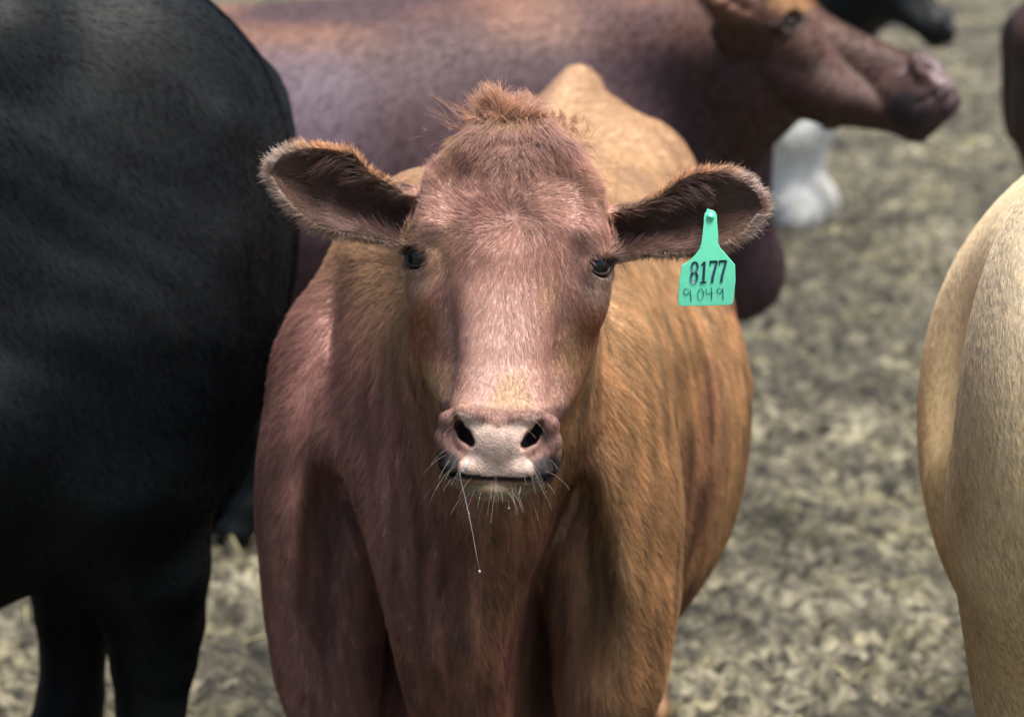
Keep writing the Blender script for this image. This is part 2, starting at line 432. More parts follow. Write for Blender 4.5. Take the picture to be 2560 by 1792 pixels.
M_FUR = fur_mat('cow_hair')
def nose_mat():
    m, nt, b = new_mat('wet_nose_skin')
    a = N_(nt, 'ShaderNodeAttribute', attribute_name='coat'); tc = N_(nt, 'ShaderNodeTexCoord')
    vo = N_(nt, 'ShaderNodeTexVoronoi', Scale=330.0); nt.links.new(tc.outputs['Object'], vo.inputs['Vector'])
    nz = N_(nt, 'ShaderNodeTexNoise', Scale=120.0, Detail=5.0); nt.links.new(tc.outputs['Object'], nz.inputs['Vector'])
    rm = N_(nt, 'ShaderNodeMapRange'); rm.inputs[1].default_value = .3; rm.inputs[2].default_value = .7; rm.inputs[3].default_value = .7; rm.inputs[4].default_value = 1.1; nt.links.new(nz.outputs[0], rm.inputs[0])
    mx = N_(nt, 'ShaderNodeMix', data_type='RGBA', blend_type='MULTIPLY'); mx.inputs[0].default_value = 1
    nt.links.new(a.outputs['Color'], mx.inputs[6]); nt.links.new(rm.outputs[0], mx.inputs[7]); nt.links.new(mx.outputs[2], b.inputs['Base Color'])
    bp = N_(nt, 'ShaderNodeBump', Strength=.38, Distance=.0011); nt.links.new(vo.outputs['Distance'], bp.inputs['Height']); nt.links.new(bp.outputs[0], b.inputs['Normal'])
    b.inputs['Roughness'].default_value = .28; b.inputs['Specular IOR Level'].default_value = .5; b.inputs['Subsurface Weight'].default_value = .15; b.inputs['Subsurface Radius'].default_value = (.006,.003,.002); b.inputs['Subsurface Scale'].default_value = .5
    return m
M_NOSE = nose_mat()

# ---------------------------------------------------------------- the cow builder
def frame_mat(O, r, up, f, s): return (np.asarray(O), np.stack([r, up, f], 0) / s)   # world -> local: (p-O) @ A.T
class Cow:
    def __init__(s, name, label, origin, heading, scale, head, neck, opts, colour, h=.012, hd=None, dense=None, ymax=None, mat=None, group=None):
        """heading: angle the body axis (+Y canonical = rear) is turned about Z. head: (O, r, up, f, unit)"""
        s.root = bpy.data.objects.new(name, None); COL.objects.link(s.root)
        s.root.location = (origin[0], origin[1], 0)
        s.root['label'] = label; s.root['category'] = 'cow'
        if group: s.root['group'] = group
        s.org = np.array([origin[0], origin[1], 0.0]); s.sc = scale
        c, t = math.cos(heading), math.sin(heading)
        s.R = np.array([[c, -t, 0], [t, c, 0], [0, 0, 1]])            # canonical -> world
        s.head = head; s.colour = colour
        if head:
            O, r, up, f, un = head; s.HO = np.asarray(O); s.HA = np.stack([r, up, f]); s.un = un
        def fn(p):
            q = ((p - s.org) @ s.R / scale).astype(np.float32)
            d = body_sdf(q, opts) * scale
            if neck: d = neck(s, p, d)
            if head: 
                hq = s.to_head(p)
                hd_ = np.full(len(p), 1.0, np.float32); near = np.linalg.norm(hq, axis=1) < 1150
                d2 = d.copy()
                if near.any(): d2[near] = smin(d[near], head_sdf(hq[near]) * s.un, .018)
                d = d2
            return d
        lo, hi = s.bounds(opts, head)
        ax = [axis_grid(lo[i], hi[i], h, dense[i] if dense else None, hd) for i in range(3)]
        v, f = mesh_field(fn, *ax)
        v = relax(v, f, 2)
        s.v, s.f, s.n = v, f, vnormals(v, f)
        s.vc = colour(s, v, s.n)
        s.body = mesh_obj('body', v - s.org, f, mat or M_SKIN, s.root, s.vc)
        if s.head:
            hq = s.to_head(v); pm = pad_mask(hq)*(np.linalg.norm(hq, axis=1) < 700)
            s.body.data.materials.append(M_NOSE); s.body.data.polygons.foreach_set('material_index', (pm[f].mean(1) > .5).astype(np.int32))
    def to_head(s, p): return ((p - s.HO) @ s.HA.T / s.un).astype(np.float32)
    def from_head(s, q): return s.HO + (np.asarray(q, float) * s.un) @ s.HA
    def to_body(s, p): return ((p - s.org) @ s.R) / s.sc
    def bounds(s, o, head):
        b = np.array([(x*.5, y, z) for x in (-1, 1) for y in (-.42, 1.85) for z in (-.01, 1.36)]) * s.sc
        if o.get('wide'): b[:,0] *= o['wide']
        w = b @ s.R.T + s.org; lo, hi = w.min(0), w.max(0)
        if head:
            hq = np.array([(x, y, z) for x in (-680, 680) for y in (-620, 420) for z in (-300, 280)])
            w2 = s.from_head(hq); lo = np.minimum(lo, w2.min(0)); hi = np.maximum(hi, w2.max(0))
        return lo - .03, hi + .03
    def sample(s, n, dens):
        v, f = s.v, s.f
        t = np.concatenate([f[:, [0,1,2]], f[:, [0,2,3]]])
        ar = .5 * np.linalg.norm(np.cross(v[t[:,1]] - v[t[:,0]], v[t[:,2]] - v[t[:,0]]), axis=1)
        wv = dens(v, s.n); w = ar * wv[t].mean(1); w /= w.sum()
        ti = rng.choice(len(t), n, p=w); a, b = rng.random(n), rng.random(n); m = a + b > 1; a[m], b[m] = 1-a[m], 1-b[m]
        T = t[ti]; p = v[T[:,0]] * (1-a-b)[:,None] + v[T[:,1]] * a[:,None] + v[T[:,2]] * b[:,None]
        nn = s.n[T[:,0]] * (1-a-b)[:,None] + s.n[T[:,1]] * a[:,None] + s.n[T[:,2]] * b[:,None]
        nn /= np.linalg.norm(nn, axis=1)[:,None]
        return p, nn
def unit(a): return a / np.maximum(np.linalg.norm(a, axis=-1, keepdims=True), 1e-9)
def grow(p, n, flow, L, lift, K=4, clump=.012, cl=.5, jit=.12, bend=.5):
    """strands: roots p, normals n, flow direction, length L, lift angle factor, gathered into clumps"""
    fl = flow - (flow * n).sum(1)[:,None] * n; fl = unit(fl)
    N = len(p)
    j = rng.normal(0, jit, (N, 3)); fl = unit(fl + j - (j*n).sum(1)[:,None]*n)
    d0 = unit(fl * (1 - lift)[:,None] + n * lift[:,None])
    _, c = worley(p / clump + 17.3); c = (c - 17.3) * clump
    off = c - p; off -= (off * n).sum(1)[:,None] * n
    ts = np.linspace(0, 1, K)
    out = np.empty((N, K, 3))
    for i, t in enumerate(ts):
        d = unit(d0 * (1 - bend*t) + fl * bend * t * (1))
        out[:, i] = p + d * (L * t)[:,None] + off * (cl * t**1.3)
    out[:, 0] -= n * .0008
    return out
# ---------------------------------------------------------------- ground: one sheet of trodden mud
def build_ground():
    X = np.concatenate([-np.geomspace(400, 2.2, 26), np.arange(-2.1, -1.5, .05), np.arange(-1.5, 2.6, .014), np.arange(2.6, 4.6, .06), np.geomspace(4.7, 400, 26)])
    Y = np.concatenate([-np.geomspace(60, 1, 8), np.arange(-.5, 5.0, .1), np.arange(5.0, 12, .015), np.arange(12, 27, .045), np.geomspace(27.2, 1200, 40)])
    gx, gy = np.meshgrid(X, Y, indexing='ij'); x, y = gx.ravel(), gy.ravel(); o = np.zeros_like(x)
    m = (np.abs(x) < 6) & (y > 3) & (y < 30); z = np.zeros_like(x); tint = np.zeros_like(x)
    xm, ym = x[m], y[m]; p = np.stack([xm, ym, 0*xm], 1)
    wx = xm + .07*fbm(p*7, 3, 4); wy = ym + .07*fbm(p*7, 3, 7)
    f1, f2, hv = worley2(wx*7.5, wy*7.5, 11)                 # clods 13 cm
    g1, g2, gv = worley2(wx*17+5, wy*17, 21)                # clods 6 cm
    h1, h2, hw = worley2(wx*36+9, wy*36, 31)
    def chunks(sx, sy, f, s, amp, tilt):
        f1, f2, hv = worley2(sx*f, sy*f, s); i2 = hv*6.283*7.3
        e = np.clip((f2-f1)*3.2, 0, 1)
        return (amp*(hv - .35) + amp*tilt*np.sin(i2 + f1*4.0 + sx*f*np.cos(i2)*1.4 + sy*f*np.sin(i2)*1.4))*(e*e*(3-2*e)) - amp*.45*(1-e), e, hv
    c1, e1, v1 = chunks(wx, wy, 11, 111, .024, .6); c2, e2, v2 = chunks(wx + .3*c1, wy, 25, 121, .016, .7); c3, e3, v3 = chunks(wx, wy + c2, 55, 131, .008, .7)
    zz = .040*fbm(p*1.7, 3, 40) + .034*fbm(p*9, 3, 44) + c1 + c2 + c3 + 0*.050*(np.clip(1-f1*f1*1.6, 0, 1))*hv + .048*np.clip(1-g1*g1*1.9, 0, 1)*gv + .018*np.clip(1-h1*h1*1.6, 0, 1)*hw
    pit = np.clip(.30 - f1, 0, .3) * (hv > .80)
    zz = zz - pit*.20 + .008*fbm(p*34, 3, 50)
    z[m] = zz*.72 + .018*fbm(p*1.7, 3, 40); tint[m] = np.clip((zz + .022 - .040*fbm(p*1.7, 3, 40))/.055, 0, 1)*.85 + .2*v2
    n0, n1 = len(X), len(Y)
    I, J = np.meshgrid(np.arange(n0-1), np.arange(n1-1), indexing='ij'); a = (I*n1 + J).ravel()
    f = np.stack([a, a+n1, a+n1+1, a+1], 1)
    mt, nt, b = new_mat('trodden_mud')
    tc = N_(nt, 'ShaderNodeTexCoord'); geo = N_(nt, 'ShaderNodeNewGeometry')
    n1_ = N_(nt, 'ShaderNodeTexNoise', Scale=6.0, Detail=6.0, Roughness=.65); nt.links.new(tc.outputs['Object'], n1_.inputs['Vector'])
    cr = N_(nt, 'ShaderNodeValToRGB'); e = cr.color_ramp.elements
    e[0].position = .30; e[0].color = (.065, .058, .042, 1); e[1].position = .70; e[1].color = (.30, .275, .205, 1)
    k = e.new(.5); k.color = (.15, .135, .095, 1)
    nt.links.new(n1_.outputs[0], cr.inputs[0])
    n2 = N_(nt, 'ShaderNodeTexNoise', Scale=2.6, Detail=5.0); nt.links.new(tc.outputs['Object'], n2.inputs['Vector'])
    r2 = N_(nt, 'ShaderNodeMapRange'); r2.inputs[1].default_value = .50; r2.inputs[2].default_value = .68; nt.links.new(n2.outputs[0], r2.inputs[0])
    r2.inputs[4].default_value = .32
    mx = N_(nt, 'ShaderNodeMix', data_type='RGBA'); mx.inputs[7].default_value = (.25, .225, .085, 1)
    nt.links.new(r2.outputs[0], mx.inputs[0]); nt.links.new(cr.outputs[0], mx.inputs[6])
    # damp and dry patches, independent of the relief
    at = N_(nt, 'ShaderNodeAttribute', attribute_name='coat')
    m2 = N_(nt, 'ShaderNodeMix', data_type='RGBA', blend_type='MULTIPLY'); m2.inputs[0].default_value = 1
    nt.links.new(mx.outputs[2], m2.inputs[6]); nt.links.new(at.outputs['Color'], m2.inputs[7])
    nt.links.new(m2.outputs[2], b.inputs['Base Color'])
    n3 = N_(nt, 'ShaderNodeTexNoise', Scale=70.0, Detail=5.0); nt.links.new(tc.outputs['Object'], n3.inputs['Vector'])
    bp = N_(nt, 'ShaderNodeBump', Strength=.8, Distance=.012); nt.links.new(n3.outputs[0], bp.inputs['Height']); nt.links.new(bp.outputs[0], b.inputs['Normal'])
    n5 = N_(nt, 'ShaderNodeTexNoise', Scale=24.0, Detail=7.0, Roughness=.62, Distortion=.4); nt.links.new(tc.outputs['Object'], n5.inputs['Vector'])
    r5 = N_(nt, 'ShaderNodeMapRange'); r5.inputs[1].default_value = .38; r5.inputs[2].default_value = .62; r5.inputs[3].default_value = .12; r5.inputs[4].default_value = 1.5; nt.links.new(n5.outputs[0], r5.inputs[0])
    m5 = N_(nt, 'ShaderNodeMix', data_type='RGBA', blend_type='MULTIPLY'); m5.inputs[0].default_value = 1
    n6 = N_(nt, 'ShaderNodeTexNoise', Scale=1.3, Detail=4.0, Roughness=.6); nt.links.new(tc.outputs['Object'], n6.inputs['Vector'])
    r6 = N_(nt, 'ShaderNodeMapRange'); r6.inputs[1].default_value = .40; r6.inputs[2].default_value = .60; r6.inputs[3].default_value = .50; r6.inputs[4].default_value = 1.12; nt.links.new(n6.outputs[0], r6.inputs[0])
    mm = N_(nt, 'ShaderNodeMath', operation='MULTIPLY'); nt.links.new(r5.outputs[0], mm.inputs[0]); nt.links.new(r6.outputs[0], mm.inputs[1])
    nt.links.new(m2.outputs[2], m5.inputs[6]); nt.links.new(mm.outputs[0], m5.inputs[7]); nt.links.new(m5.outputs[2], b.inputs['Base Color'])
    b.inputs['Roughness'].default_value = .7; b.inputs['Specular IOR Level'].default_value = .35
    w = .68 + .34*fbm(np.stack([x*3.1, y*3.1, o], 1), 3, 77)*m
    g = mesh_obj('ground', np.stack([x, y, z], 1), f, mt, None, np.stack([w, w, w*.97], 1))
    g['kind'] = 'structure'
    # straw and dry stalks trodden into the mud
    A = Acc()
    for i in range(420):
        Y0 = random.uniform(5.2, 22); x0 = random.uniform(-.2, .2)*Y0 + .15
        a = random.uniform(0, math.pi); l = random.uniform(.02, .06); r = random.uniform(.0010, .0020)
        z0 = .05 + random.uniform(0, .02); dx, dy = math.cos(a)*l, math.sin(a)*l
        A.add(*tube([(x0-dx, Y0-dy, z0-.015), (x0, Y0, z0+random.uniform(-.004,.01)), (x0+dx, Y0+dy, z0-.012)], [r, r*1.1, r*.7], 5))
    st = mesh_obj('straw', A.v, A.f, flat_mat('dry_straw', (.42, .38, .19), .7, .3))
    st['kind'] = 'stuff'; st['label'] = 'short dry straw stalks trodden into the churned mud'; st['category'] = 'straw'
build_ground()

# ---------------------------------------------------------------- the red cow in the middle
def lerp(a, b, t): return a * (1 - t[:,None]) + b * t[:,None]
def sstep(x, a, b): t = np.clip((x - a) / (b - a), 0, 1); return t*t*(3-2*t)
C3 = lambda *a: np.array(a, float)
def pad_mask(hq):
    a = np.abs(hq[:,0]); v = hq[:,1]
    hw = np.interp(v, [-534,-530,-524,-500,-480,-455,-430,-400,-378,-372], [0,80,92,90,70,58,68,92,102,0])
    top = -378 - 36*np.clip(1 - a/92, 0, 1)
    return sstep(hw - a, -5, 5) * sstep(top - v, -5, 5) * (hq[:,2] > 150) * (np.abs(hq[:,0]) < 120)
def red_colour(s, p, n):
    hq = s.to_head(p); bq = s.to_body(p)
    k = len(p); N1 = fbm(p*5, 3, 60); N2 = fbm(p*22, 3, 61)
    c = np.tile(C3(.26,.125,.098), (k,1))
    c = lerp(c, C3(.40,.225,.195), sstep(-bq[:,0] + .2*N1, -.05, .2)*.75); c = lerp(c, C3(.55,.36,.19), sstep(bq[:,0] + .2*N1, .0, .3)*.75)  # cool sky light on the left, warm sun on the right, painted into the coat
    c = lerp(c, C3(.23,.10,.09), sstep(-N1, .0, .45)*.6)
    # back and shoulders painted paler, standing for light from above
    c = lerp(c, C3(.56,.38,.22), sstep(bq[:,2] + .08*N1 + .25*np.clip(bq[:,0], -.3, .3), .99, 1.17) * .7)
    stk = vnoise(bq*np.array([60,40,7.0]) + 2*N1[:,None], 64) + .6*vnoise(bq*np.array([140,90,16.0]), 65)
    c = c * (1 + .46*np.clip(stk, -1, 1)*(1 - .8*sstep(bq[:,2], 1.0, 1.15)))[:,None]
    hd = np.linalg.norm(hq - [0,-60,0], axis=1); inh = sstep(-hd, -560, -430)
    a, u, v, w = np.abs(hq[:,0]), hq[:,0], hq[:,1], hq[:,2]
    face = C3(.50,.295,.240)
    cf = lerp(np.tile(face, (k,1)), C3(.44,.23,.18), sstep(N2, -.1, .4)*.5)
    cf = lerp(cf, C3(.56,.39,.34), sstep(-np.abs(a-20), -110, -20)*sstep(-v, -60, 260)*.6)     # paler nose bridge
    cf = lerp(cf, C3(.38,.17,.075), sstep(a, 150, 200)*sstep(-v, 60, 160)*.75)                 # redder cheeks
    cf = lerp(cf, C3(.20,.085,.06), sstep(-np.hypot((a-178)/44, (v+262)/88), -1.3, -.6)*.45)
    cf = lerp(cf, C3(.42,.32,.26), sstep(-np.hypot((a-225)/45, (v+62)/40), -1.3, -.5)*.55)      # pale under the eye
    cf = lerp(cf, C3(.46,.30,.155), sstep(fbm(p*13, 3, 68), .04, .36)*.65)
    c = lerp(c, cf, inh * (a < 262))
    mz = sstep(-v, 352, 372) * (a < 200) * (w > -20) * inh
    c = lerp(c, C3(.20,.105,.09), mz*.9)
    dk = sstep(-np.hypot((a-128)/48, (v+515)/40), -1.25, -.75) * (w > 20)
    c = lerp(c, C3(.022,.024,.030), dk*.92*(hd < 700))
    ch = sstep(-v, 545, 556) * (w > -60) * (hd < 700); c = lerp(c, C3(.24,.185,.12), ch*.9)
    ml = sstep(-np.abs(v + 537 - .0022*np.maximum(a-60, 0)**2), -11, -5) * (w > 90) * (hd < 700) * (a < 150); c = lerp(c, C3(.012,.010,.010), ml)
    pm = pad_mask(hq) * (hd < 700); c = lerp(c, C3(.62,.45,.38) , pm)
    c = lerp(c, C3(.52,.39,.33), pm*sstep(N2, 0, .3)*.5)
    ns = sstep(-np.minimum(np.hypot((a-92)/20, (v+424)/26), np.hypot((a-68)/19, (v+450)/19)), -1.25, -.8) * (w < 205) * (w > 90)
    c = lerp(c, C3(.03,.018,.022), ns*.95*(hd < 700))
    # eye rim
    er = sstep(-np.hypot((a-236)/28, (v+6)/26), -1.5, -1.1)*(w > -40)
    c = lerp(c, C3(.05,.03,.028), er*.8*(hd < 500))
    # ears: dark inside, pale tips
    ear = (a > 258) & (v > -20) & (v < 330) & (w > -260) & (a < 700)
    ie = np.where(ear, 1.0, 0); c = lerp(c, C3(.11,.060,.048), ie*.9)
    c = lerp(c, C3(.32,.20,.15), ie*sstep(a + 60*N2, 480, 600)*.6)
    c = lerp(c, C3(.26,.155,.125), ie*sstep(fbm(p*30, 3, 66), .05, .35)*.6)
    rg = np.abs(np.hypot(a-398, v-105+15*(u > 0)) - 48); c = lerp(c, C3(.42,.26,.24), ie*sstep(-rg, -10, -3)*(v < 125)*.7)
    return c
hx, hy = 1272, 650
HO = P(hx, hy, 4.0); f0 = unit(np.array([0,0,CAM_H]) - HO); r0 = unit(np.cross(np.array([0,0,1.0]), f0)); u0 = np.cross(f0, r0)
yaw = math.radians(2.0); f1 = f0*math.cos(yaw) - r0*math.sin(yaw); r1 = r0*math.cos(yaw) + f0*math.sin(yaw)
roll = math.radians(2.5); rr = r1*math.cos(roll) - u0*math.sin(roll); uu = u0*math.cos(roll) + r1*math.sin(roll)
KEEL = []
for py, lx, rx_, yf in [(700,1060,1450,4.22),(900,1000,1478,4.17),(1115,983,1470,4.18),(1282,1005,1413,4.21),(1394,1039,1368,4.24),(1505,1072,1318,4.27),(1610,1100,1285,4.29),(1720,1115,1270,4.31),(1830,1120,1270,4.33)]:
    a, b = P(lx, py, yf+.12), P(rx_, py, yf+.12); KEEL.append((P(1200, py, yf+.05)[2], (a[0]+b[0])/2, (b[0]-a[0])/2, 4.72, yf))
KEEL = smooth_table(sorted(KEEL), w=5)
def red_neck(s, p, d):
    w = s.org + s.R @ C3(0,.10,1.10) * s.sc
    d = smin(d, rcone(p, s.from_head((0,130,-225)), w, .098, .13), .07)
    d = smin(d, rcone(p, s.from_head((0,-90,-230)), s.org + s.R @ C3(0,.08,.93), .115, .17), .07)
    d = smin(d, loft(p, 2, KEEL, 1.8), .045)
    # folds of loose hide running down the neck to the shoulder
    b = (p - s.org) @ s.R
    f = (np.sin(b[:,0]*62 + b[:,2]*18*np.sign(b[:,0]) + 4*vnoise(b*4, 71)) + .5*vnoise(b*np.array([45,30,6.0]), 73)) * np.exp(-((b[:,1]-.05)/.32)**2) * sstep(b[:,2], .55, .80) * sstep(np.abs(b[:,0]), .08, .2)
    return d + .0042*f
import time; _t = time.time()
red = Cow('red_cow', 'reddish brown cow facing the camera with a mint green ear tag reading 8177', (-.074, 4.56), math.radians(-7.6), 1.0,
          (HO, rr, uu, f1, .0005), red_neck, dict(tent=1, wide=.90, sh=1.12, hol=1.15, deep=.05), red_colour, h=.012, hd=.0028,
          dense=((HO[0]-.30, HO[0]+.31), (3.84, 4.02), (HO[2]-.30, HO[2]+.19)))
print('red', len(red.v), time.time()-_t)
# ---- fur of the red cow
def red_flow(s, p, n):
    hq = s.to_head(p); u, v, w = hq.T.astype(float)
    a = np.abs(u); sg = np.sign(u)
    # body: back and down the flanks, straight down the neck
    bq = s.to_body(p); bx = bq[:,0]
    fb = np.stack([np.sign(bx)*.25*sstep(np.abs(bx), .05, .25), .55 + 0*bx, -.75 + 0*bx], 1)
    top = sstep(bq[:,2], 1.05, 1.2)[:,None]; fb = fb*(1-top) + np.stack([bx*2, 1+0*bx, -.2+0*bx], 1)*top
    fb = fb @ s.R.T
    # face
    du, dv = u - 15, v - 105; rr_ = np.hypot(du, dv) + 1e-3
    rad = np.stack([du/rr_ + .45*dv/rr_, dv/rr_ - .45*du/rr_], 1)
    down = np.stack([u*.0035, -1 + 0*u], 1)
    k = sstep(-dv, -20, 190)[:,None]; fc = rad*(1-k) + down*k
    tuft = sstep(v, 225, 262)[:,None]; fc = fc*(1-tuft) + np.stack([(u-10)*.006, -1+0*u], 1)*tuft
    up = sstep(v, 352, 385)[:,None]; fc = fc*(1-up) + np.stack([(u+40)*.004 - .15, 1+0*u], 1)*up
    mz = sstep(-v, 345, 400)[:,None]; fc = fc*(1-mz) + np.stack([u*.008, -1+0*u], 1)*mz
    f3 = fc[:,:1]*s.HA[0] + fc[:,1:]*s.HA[1]
    side = sstep(-w, 10, 110)[:,None]; f3 = f3*(1-side*.8) - side*.8*s.HA[2]*(v < 300)[:,None] - side*.3*s.HA[1]*(v < 300)[:,None]
    ear = (a > 252) & (v > -10) & (v < 330) & (a < 700)
    E3 = (sg*.9)[:,None]*s.HA[0] + (.25+0*u)[:,None]*s.HA[1]
    f3[ear] = E3[ear]
    hd = np.linalg.norm(hq - np.array([0,-60,0], np.float32), axis=1)
    isH = ((hd < 500) & (w > -200)) | ear | ((hd < 700) & (v < -300) & (a < 175) & (w > -40))
    fl = np.where(isH[:,None], f3, fb)
    return fl, hq, bq, isH, ear
def jitter_col(c, p, s1=.25, clump=.014, s=90, ch=.22):
    k = len(c); _, cc = worley(p/clump, s)
    h = vnoise(cc*7.7 + .5, s+3)
    return np.clip(c * (1 + ch*h + rng.normal(0, s1*.6, k))[:,None] * np.array([1,1,1]), .004, 1)
def red_fur():
    s = red
    camp = np.array([0, 0, CAM_H])
    def dens(v, n):
        hq = s.to_head(v); hd = np.linalg.norm(hq - np.array([0,-60,0], np.float32), axis=1)
        a = np.abs(hq[:,0])
        vd = unit(camp - v); fc = (n*vd).sum(1)
        w = sstep(fc, -.45, -.1)
        head = (hd < 560) & (hq[:,2] > -230)
        ear = (a > 250) & (hq[:,1] > -20) & (hq[:,1] < 330) & (a < 700)
        bq = s.to_body(v)
        base = np.where(head | ear, 3.6, np.where(bq[:,1] > .5, .55, 1.25))
        base = np.where(bq[:,2] < .40, .25, base)
        base = np.where(ear, 4.2, base)
        base = base * (1 - pad_mask(hq)*(hd < 700))
        nos = (np.minimum(np.hypot((a-92)/24, (hq[:,1]+420)/32), np.hypot((a-68)/24, (hq[:,1]+450)/24)) < 1) & (hq[:,2] > 80) & (hd < 600)
        eye = (np.hypot((a-234)/33, (hq[:,1]+6)/29) < 1) & (hq[:,2] > -60) & (hd < 500)
        mouth = (np.abs(hq[:,1]+537) < 9) & (hd < 700)
        return w * base * (~nos) * (~eye) * (~mouth)
    n = FUR_N
    p, nn = s.sample(n, dens)
    fl, hq, bq, isH, ear = red_flow(s, p, nn)
    a, v, w = np.abs(hq[:,0]), hq[:,1].astype(float), hq[:,2].astype(float)
    L = np.where(isH, .011, .024)
    L = np.where(~isH & (bq[:,1] < .25), .030, L)
    L = np.where(isH, L + .010*sstep(v, 60, 240) + .006*sstep(v, 235, 300), L)
    L = np.where(isH & (v < -250), .0055, L)
    L = np.where(isH & (v < -340), .0035, L)
    L = np.where(ear, .017 + .008*rng.random(n), L)
    L = L * rng.uniform(.6, 1.25, n)
    lift = np.where(isH, .10, .13) + .08*rng.random(n)
    lift = np.where(isH & (v > 225), .28, lift); lift = np.where(ear, .30, lift)
    lift = np.where(isH & (v < -250), .18, lift)
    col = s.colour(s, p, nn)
    col = jitter_col(col, p, .30, .012)
    # streaky guard hair on the neck and shoulder: longer clumps, darker roots
    c1 = isH
    out = np.empty((n, 5, 3))
    for m, cl, ck, jt in ((isH & ~ear & (v <= 225), .009, .35, .16), (isH & ~ear & (v > 225), .014, .75, .25), (ear, .012, .55, .30), (~isH, .014, .5, .12)):
        if m.any(): out[m] = grow(p[m], nn[m], fl[m], L[m], lift[m], 5, cl, ck, jt)
    rad = np.linspace(1, .25, 5)[None,:] * np.where(isH, .00020, .00030)[:,None]
    rad = np.where(ear[:,None], rad*1.15, rad)
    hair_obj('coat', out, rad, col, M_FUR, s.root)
    # forelock: loose tuft on the poll
    N = 7000
    uu_ = rng.normal(-8, 66, N); vv = np.clip(rng.normal(335, 40, N), 235, 394)
    # push seeds on to the surface by marching along -w
    q = np.stack([uu_, vv, np.full(N, 120.0)], 1).astype(np.float32)
    for k in range(26): q[:,2] -= np.clip(head_sdf(q, False), -20, 40)*.9
    pr = s.from_head(q); e = 2.0
    g = np.stack([head_sdf(q + np.eye(3, dtype=np.float32)[i]*e, False) - head_sdf(q - np.eye(3, dtype=np.float32)[i]*e, False) for i in range(3)], 1)
    nn = unit(unit(g) @ s.HA)
    topm = (vv > 340)
    dirl = np.stack([(uu_+20)*.006 + rng.normal(0, .25, N) - .12*topm, np.where(topm, 1.0, -1.0), np.full(N, .1)], 1)
    _, ck = worley(pr/.010 + 17.3); h1 = vnoise(ck*5.3, 7); h2 = vnoise(ck*5.3, 8); h3 = vnoise(ck*4.1, 9)
    dirl = dirl + np.stack([h1*1.9-.2, h2*.3, h3*.9], 1)*topm[:,None] + np.stack([h1*.9, 0*h1, h3*.3], 1)*(~topm)[:,None]
    L = np.where(topm, rng.uniform(.7, 1.1, N)*(.012 + .036*np.clip(.45+h2, 0, 1)*sstep(-uu_, -70, 30)), rng.uniform(.014, .030, N)); L = np.clip(L, .008, .058)
    out = grow(pr, nn, dirl @ s.HA, L, np.where(topm, .45 + .25*h3, .34), 6, .010, .95, .10, .4)
    cc = np.where(topm[:,None], C3(.46,.25,.16), C3(.34,.185,.155)); cc = jitter_col(cc, pr, .55, .010)
    hair_obj('forelock', out, np.linspace(1, .3, 6)[None,:]*np.full((N,1), .00032), cc, M_FUR, s.root)
    # pale fringe round each ear
    for E in (EAR_L, EAR_R):
        N = 15000
        s0, s1 = E['up'][0][0], E['up'][-1][0]
        L_ = []
        for key in ('up', 'lo'):
            P_ = np.array(E[key], float); L_.append(P_)
        loop = np.concatenate([L_[0], L_[1][::-1]]); seg = np.linalg.norm(np.diff(loop, axis=0), axis=1); cum = np.concatenate([[0], np.cumsum(seg)])
        t = rng.random(N)*cum[-1]
        ss = np.interp(t, cum, loop[:,0]); tt = np.interp(t, cum, loop[:,1])
        tc, h, e = ear_geo(E, np.clip(ss, s0, s1-3), tt)
        inn = rng.random(N)**1.5 * 26; cen = np.array([430.0, 140.0]); rdir = unit(np.stack([ss, tt], 1) - cen - np.array([0, 0]))
        ss2 = ss - rdir[:,0]*inn; tt2 = tt - rdir[:,1]*inn
        tc, h, e = ear_geo(E, np.clip(ss2, s0, s1-3), tt2); f = np.clip((ss2-s0)/(s1-s0), 0, 1); ec = np.clip(e, -1, 1)
        w0 = -70 - (95*(1-f)**.8 + 22)*(1-ec*ec)**.8 + 14*np.sin(f*3) + 6 + rng.normal(0, 6, N)
        q = np.stack([ss2*E['sgn'], tt2, w0], 1); pr = s.from_head(q)
        out_d = np.stack([rdir[:,0]*E['sgn'] + .35*E['sgn'], rdir[:,1], rng.normal(.15, .3, N)], 1)
        out_d = unit(out_d) @ s.HA
        nn = unit(out_d + .5*s.HA[2])
        Lh = rng.gamma(6, .0030, N)*(.55 + .55*sstep(ss, 330, 520)) ; Lh = np.clip(Lh, .005, .030)*.72
        Lh *= np.where((tt > tc) & (ss < 520), .8, 1.0)
        o = grow(pr, nn, out_d, Lh, .25 + .3*rng.random(N), 5, .010, .55, .22, .3)
        up_ = sstep(rdir[:,1], -.1, .6) * (1 - sstep(ss, 480, 600))
        cc = lerp(np.tile(C3(.44,.32,.26), (N,1)), C3(.60,.30,.13), up_*.85)
        cc = lerp(cc, C3(.62,.52,.46), sstep(ss, 540, 610)*.9)
        cc = jitter_col(cc, pr, .3, .01)
        hair_obj('ear_fringe', o, np.linspace(1, .3, 5)[None,:]*np.full((N,1), .00026), cc, M_FUR, s.root)
        # long hair crossing the ear bowl from its lower root
        N = 5000
        ss = rng.uniform(240, 470, N); e0 = rng.uniform(-.95, .9, N); tc, h, _ = ear_geo(E, ss, 0*ss); f = (ss-s0)/(s1-s0)
        w0 = -70 - (95*(1-f)**.8 + 22)*(1-e0*e0)**.8 + 14*np.sin(f*3) + 14
        q = np.stack([ss*E['sgn'], tc + e0*h, w0], 1); pr = s.from_head(q)
        dd = np.stack([(.9 + 0*ss)*E['sgn'], .55*np.cos((ss-240)/90) - e0*.3, rng.normal(.25, .1, N)], 1)
        Lh = rng.uniform(.018, .038, N)
        o = grow(pr, np.tile(s.HA[2], (N,1)), dd @ s.HA, Lh, .22 + .2*rng.random(N), 6, .016, .6, .15, .6)
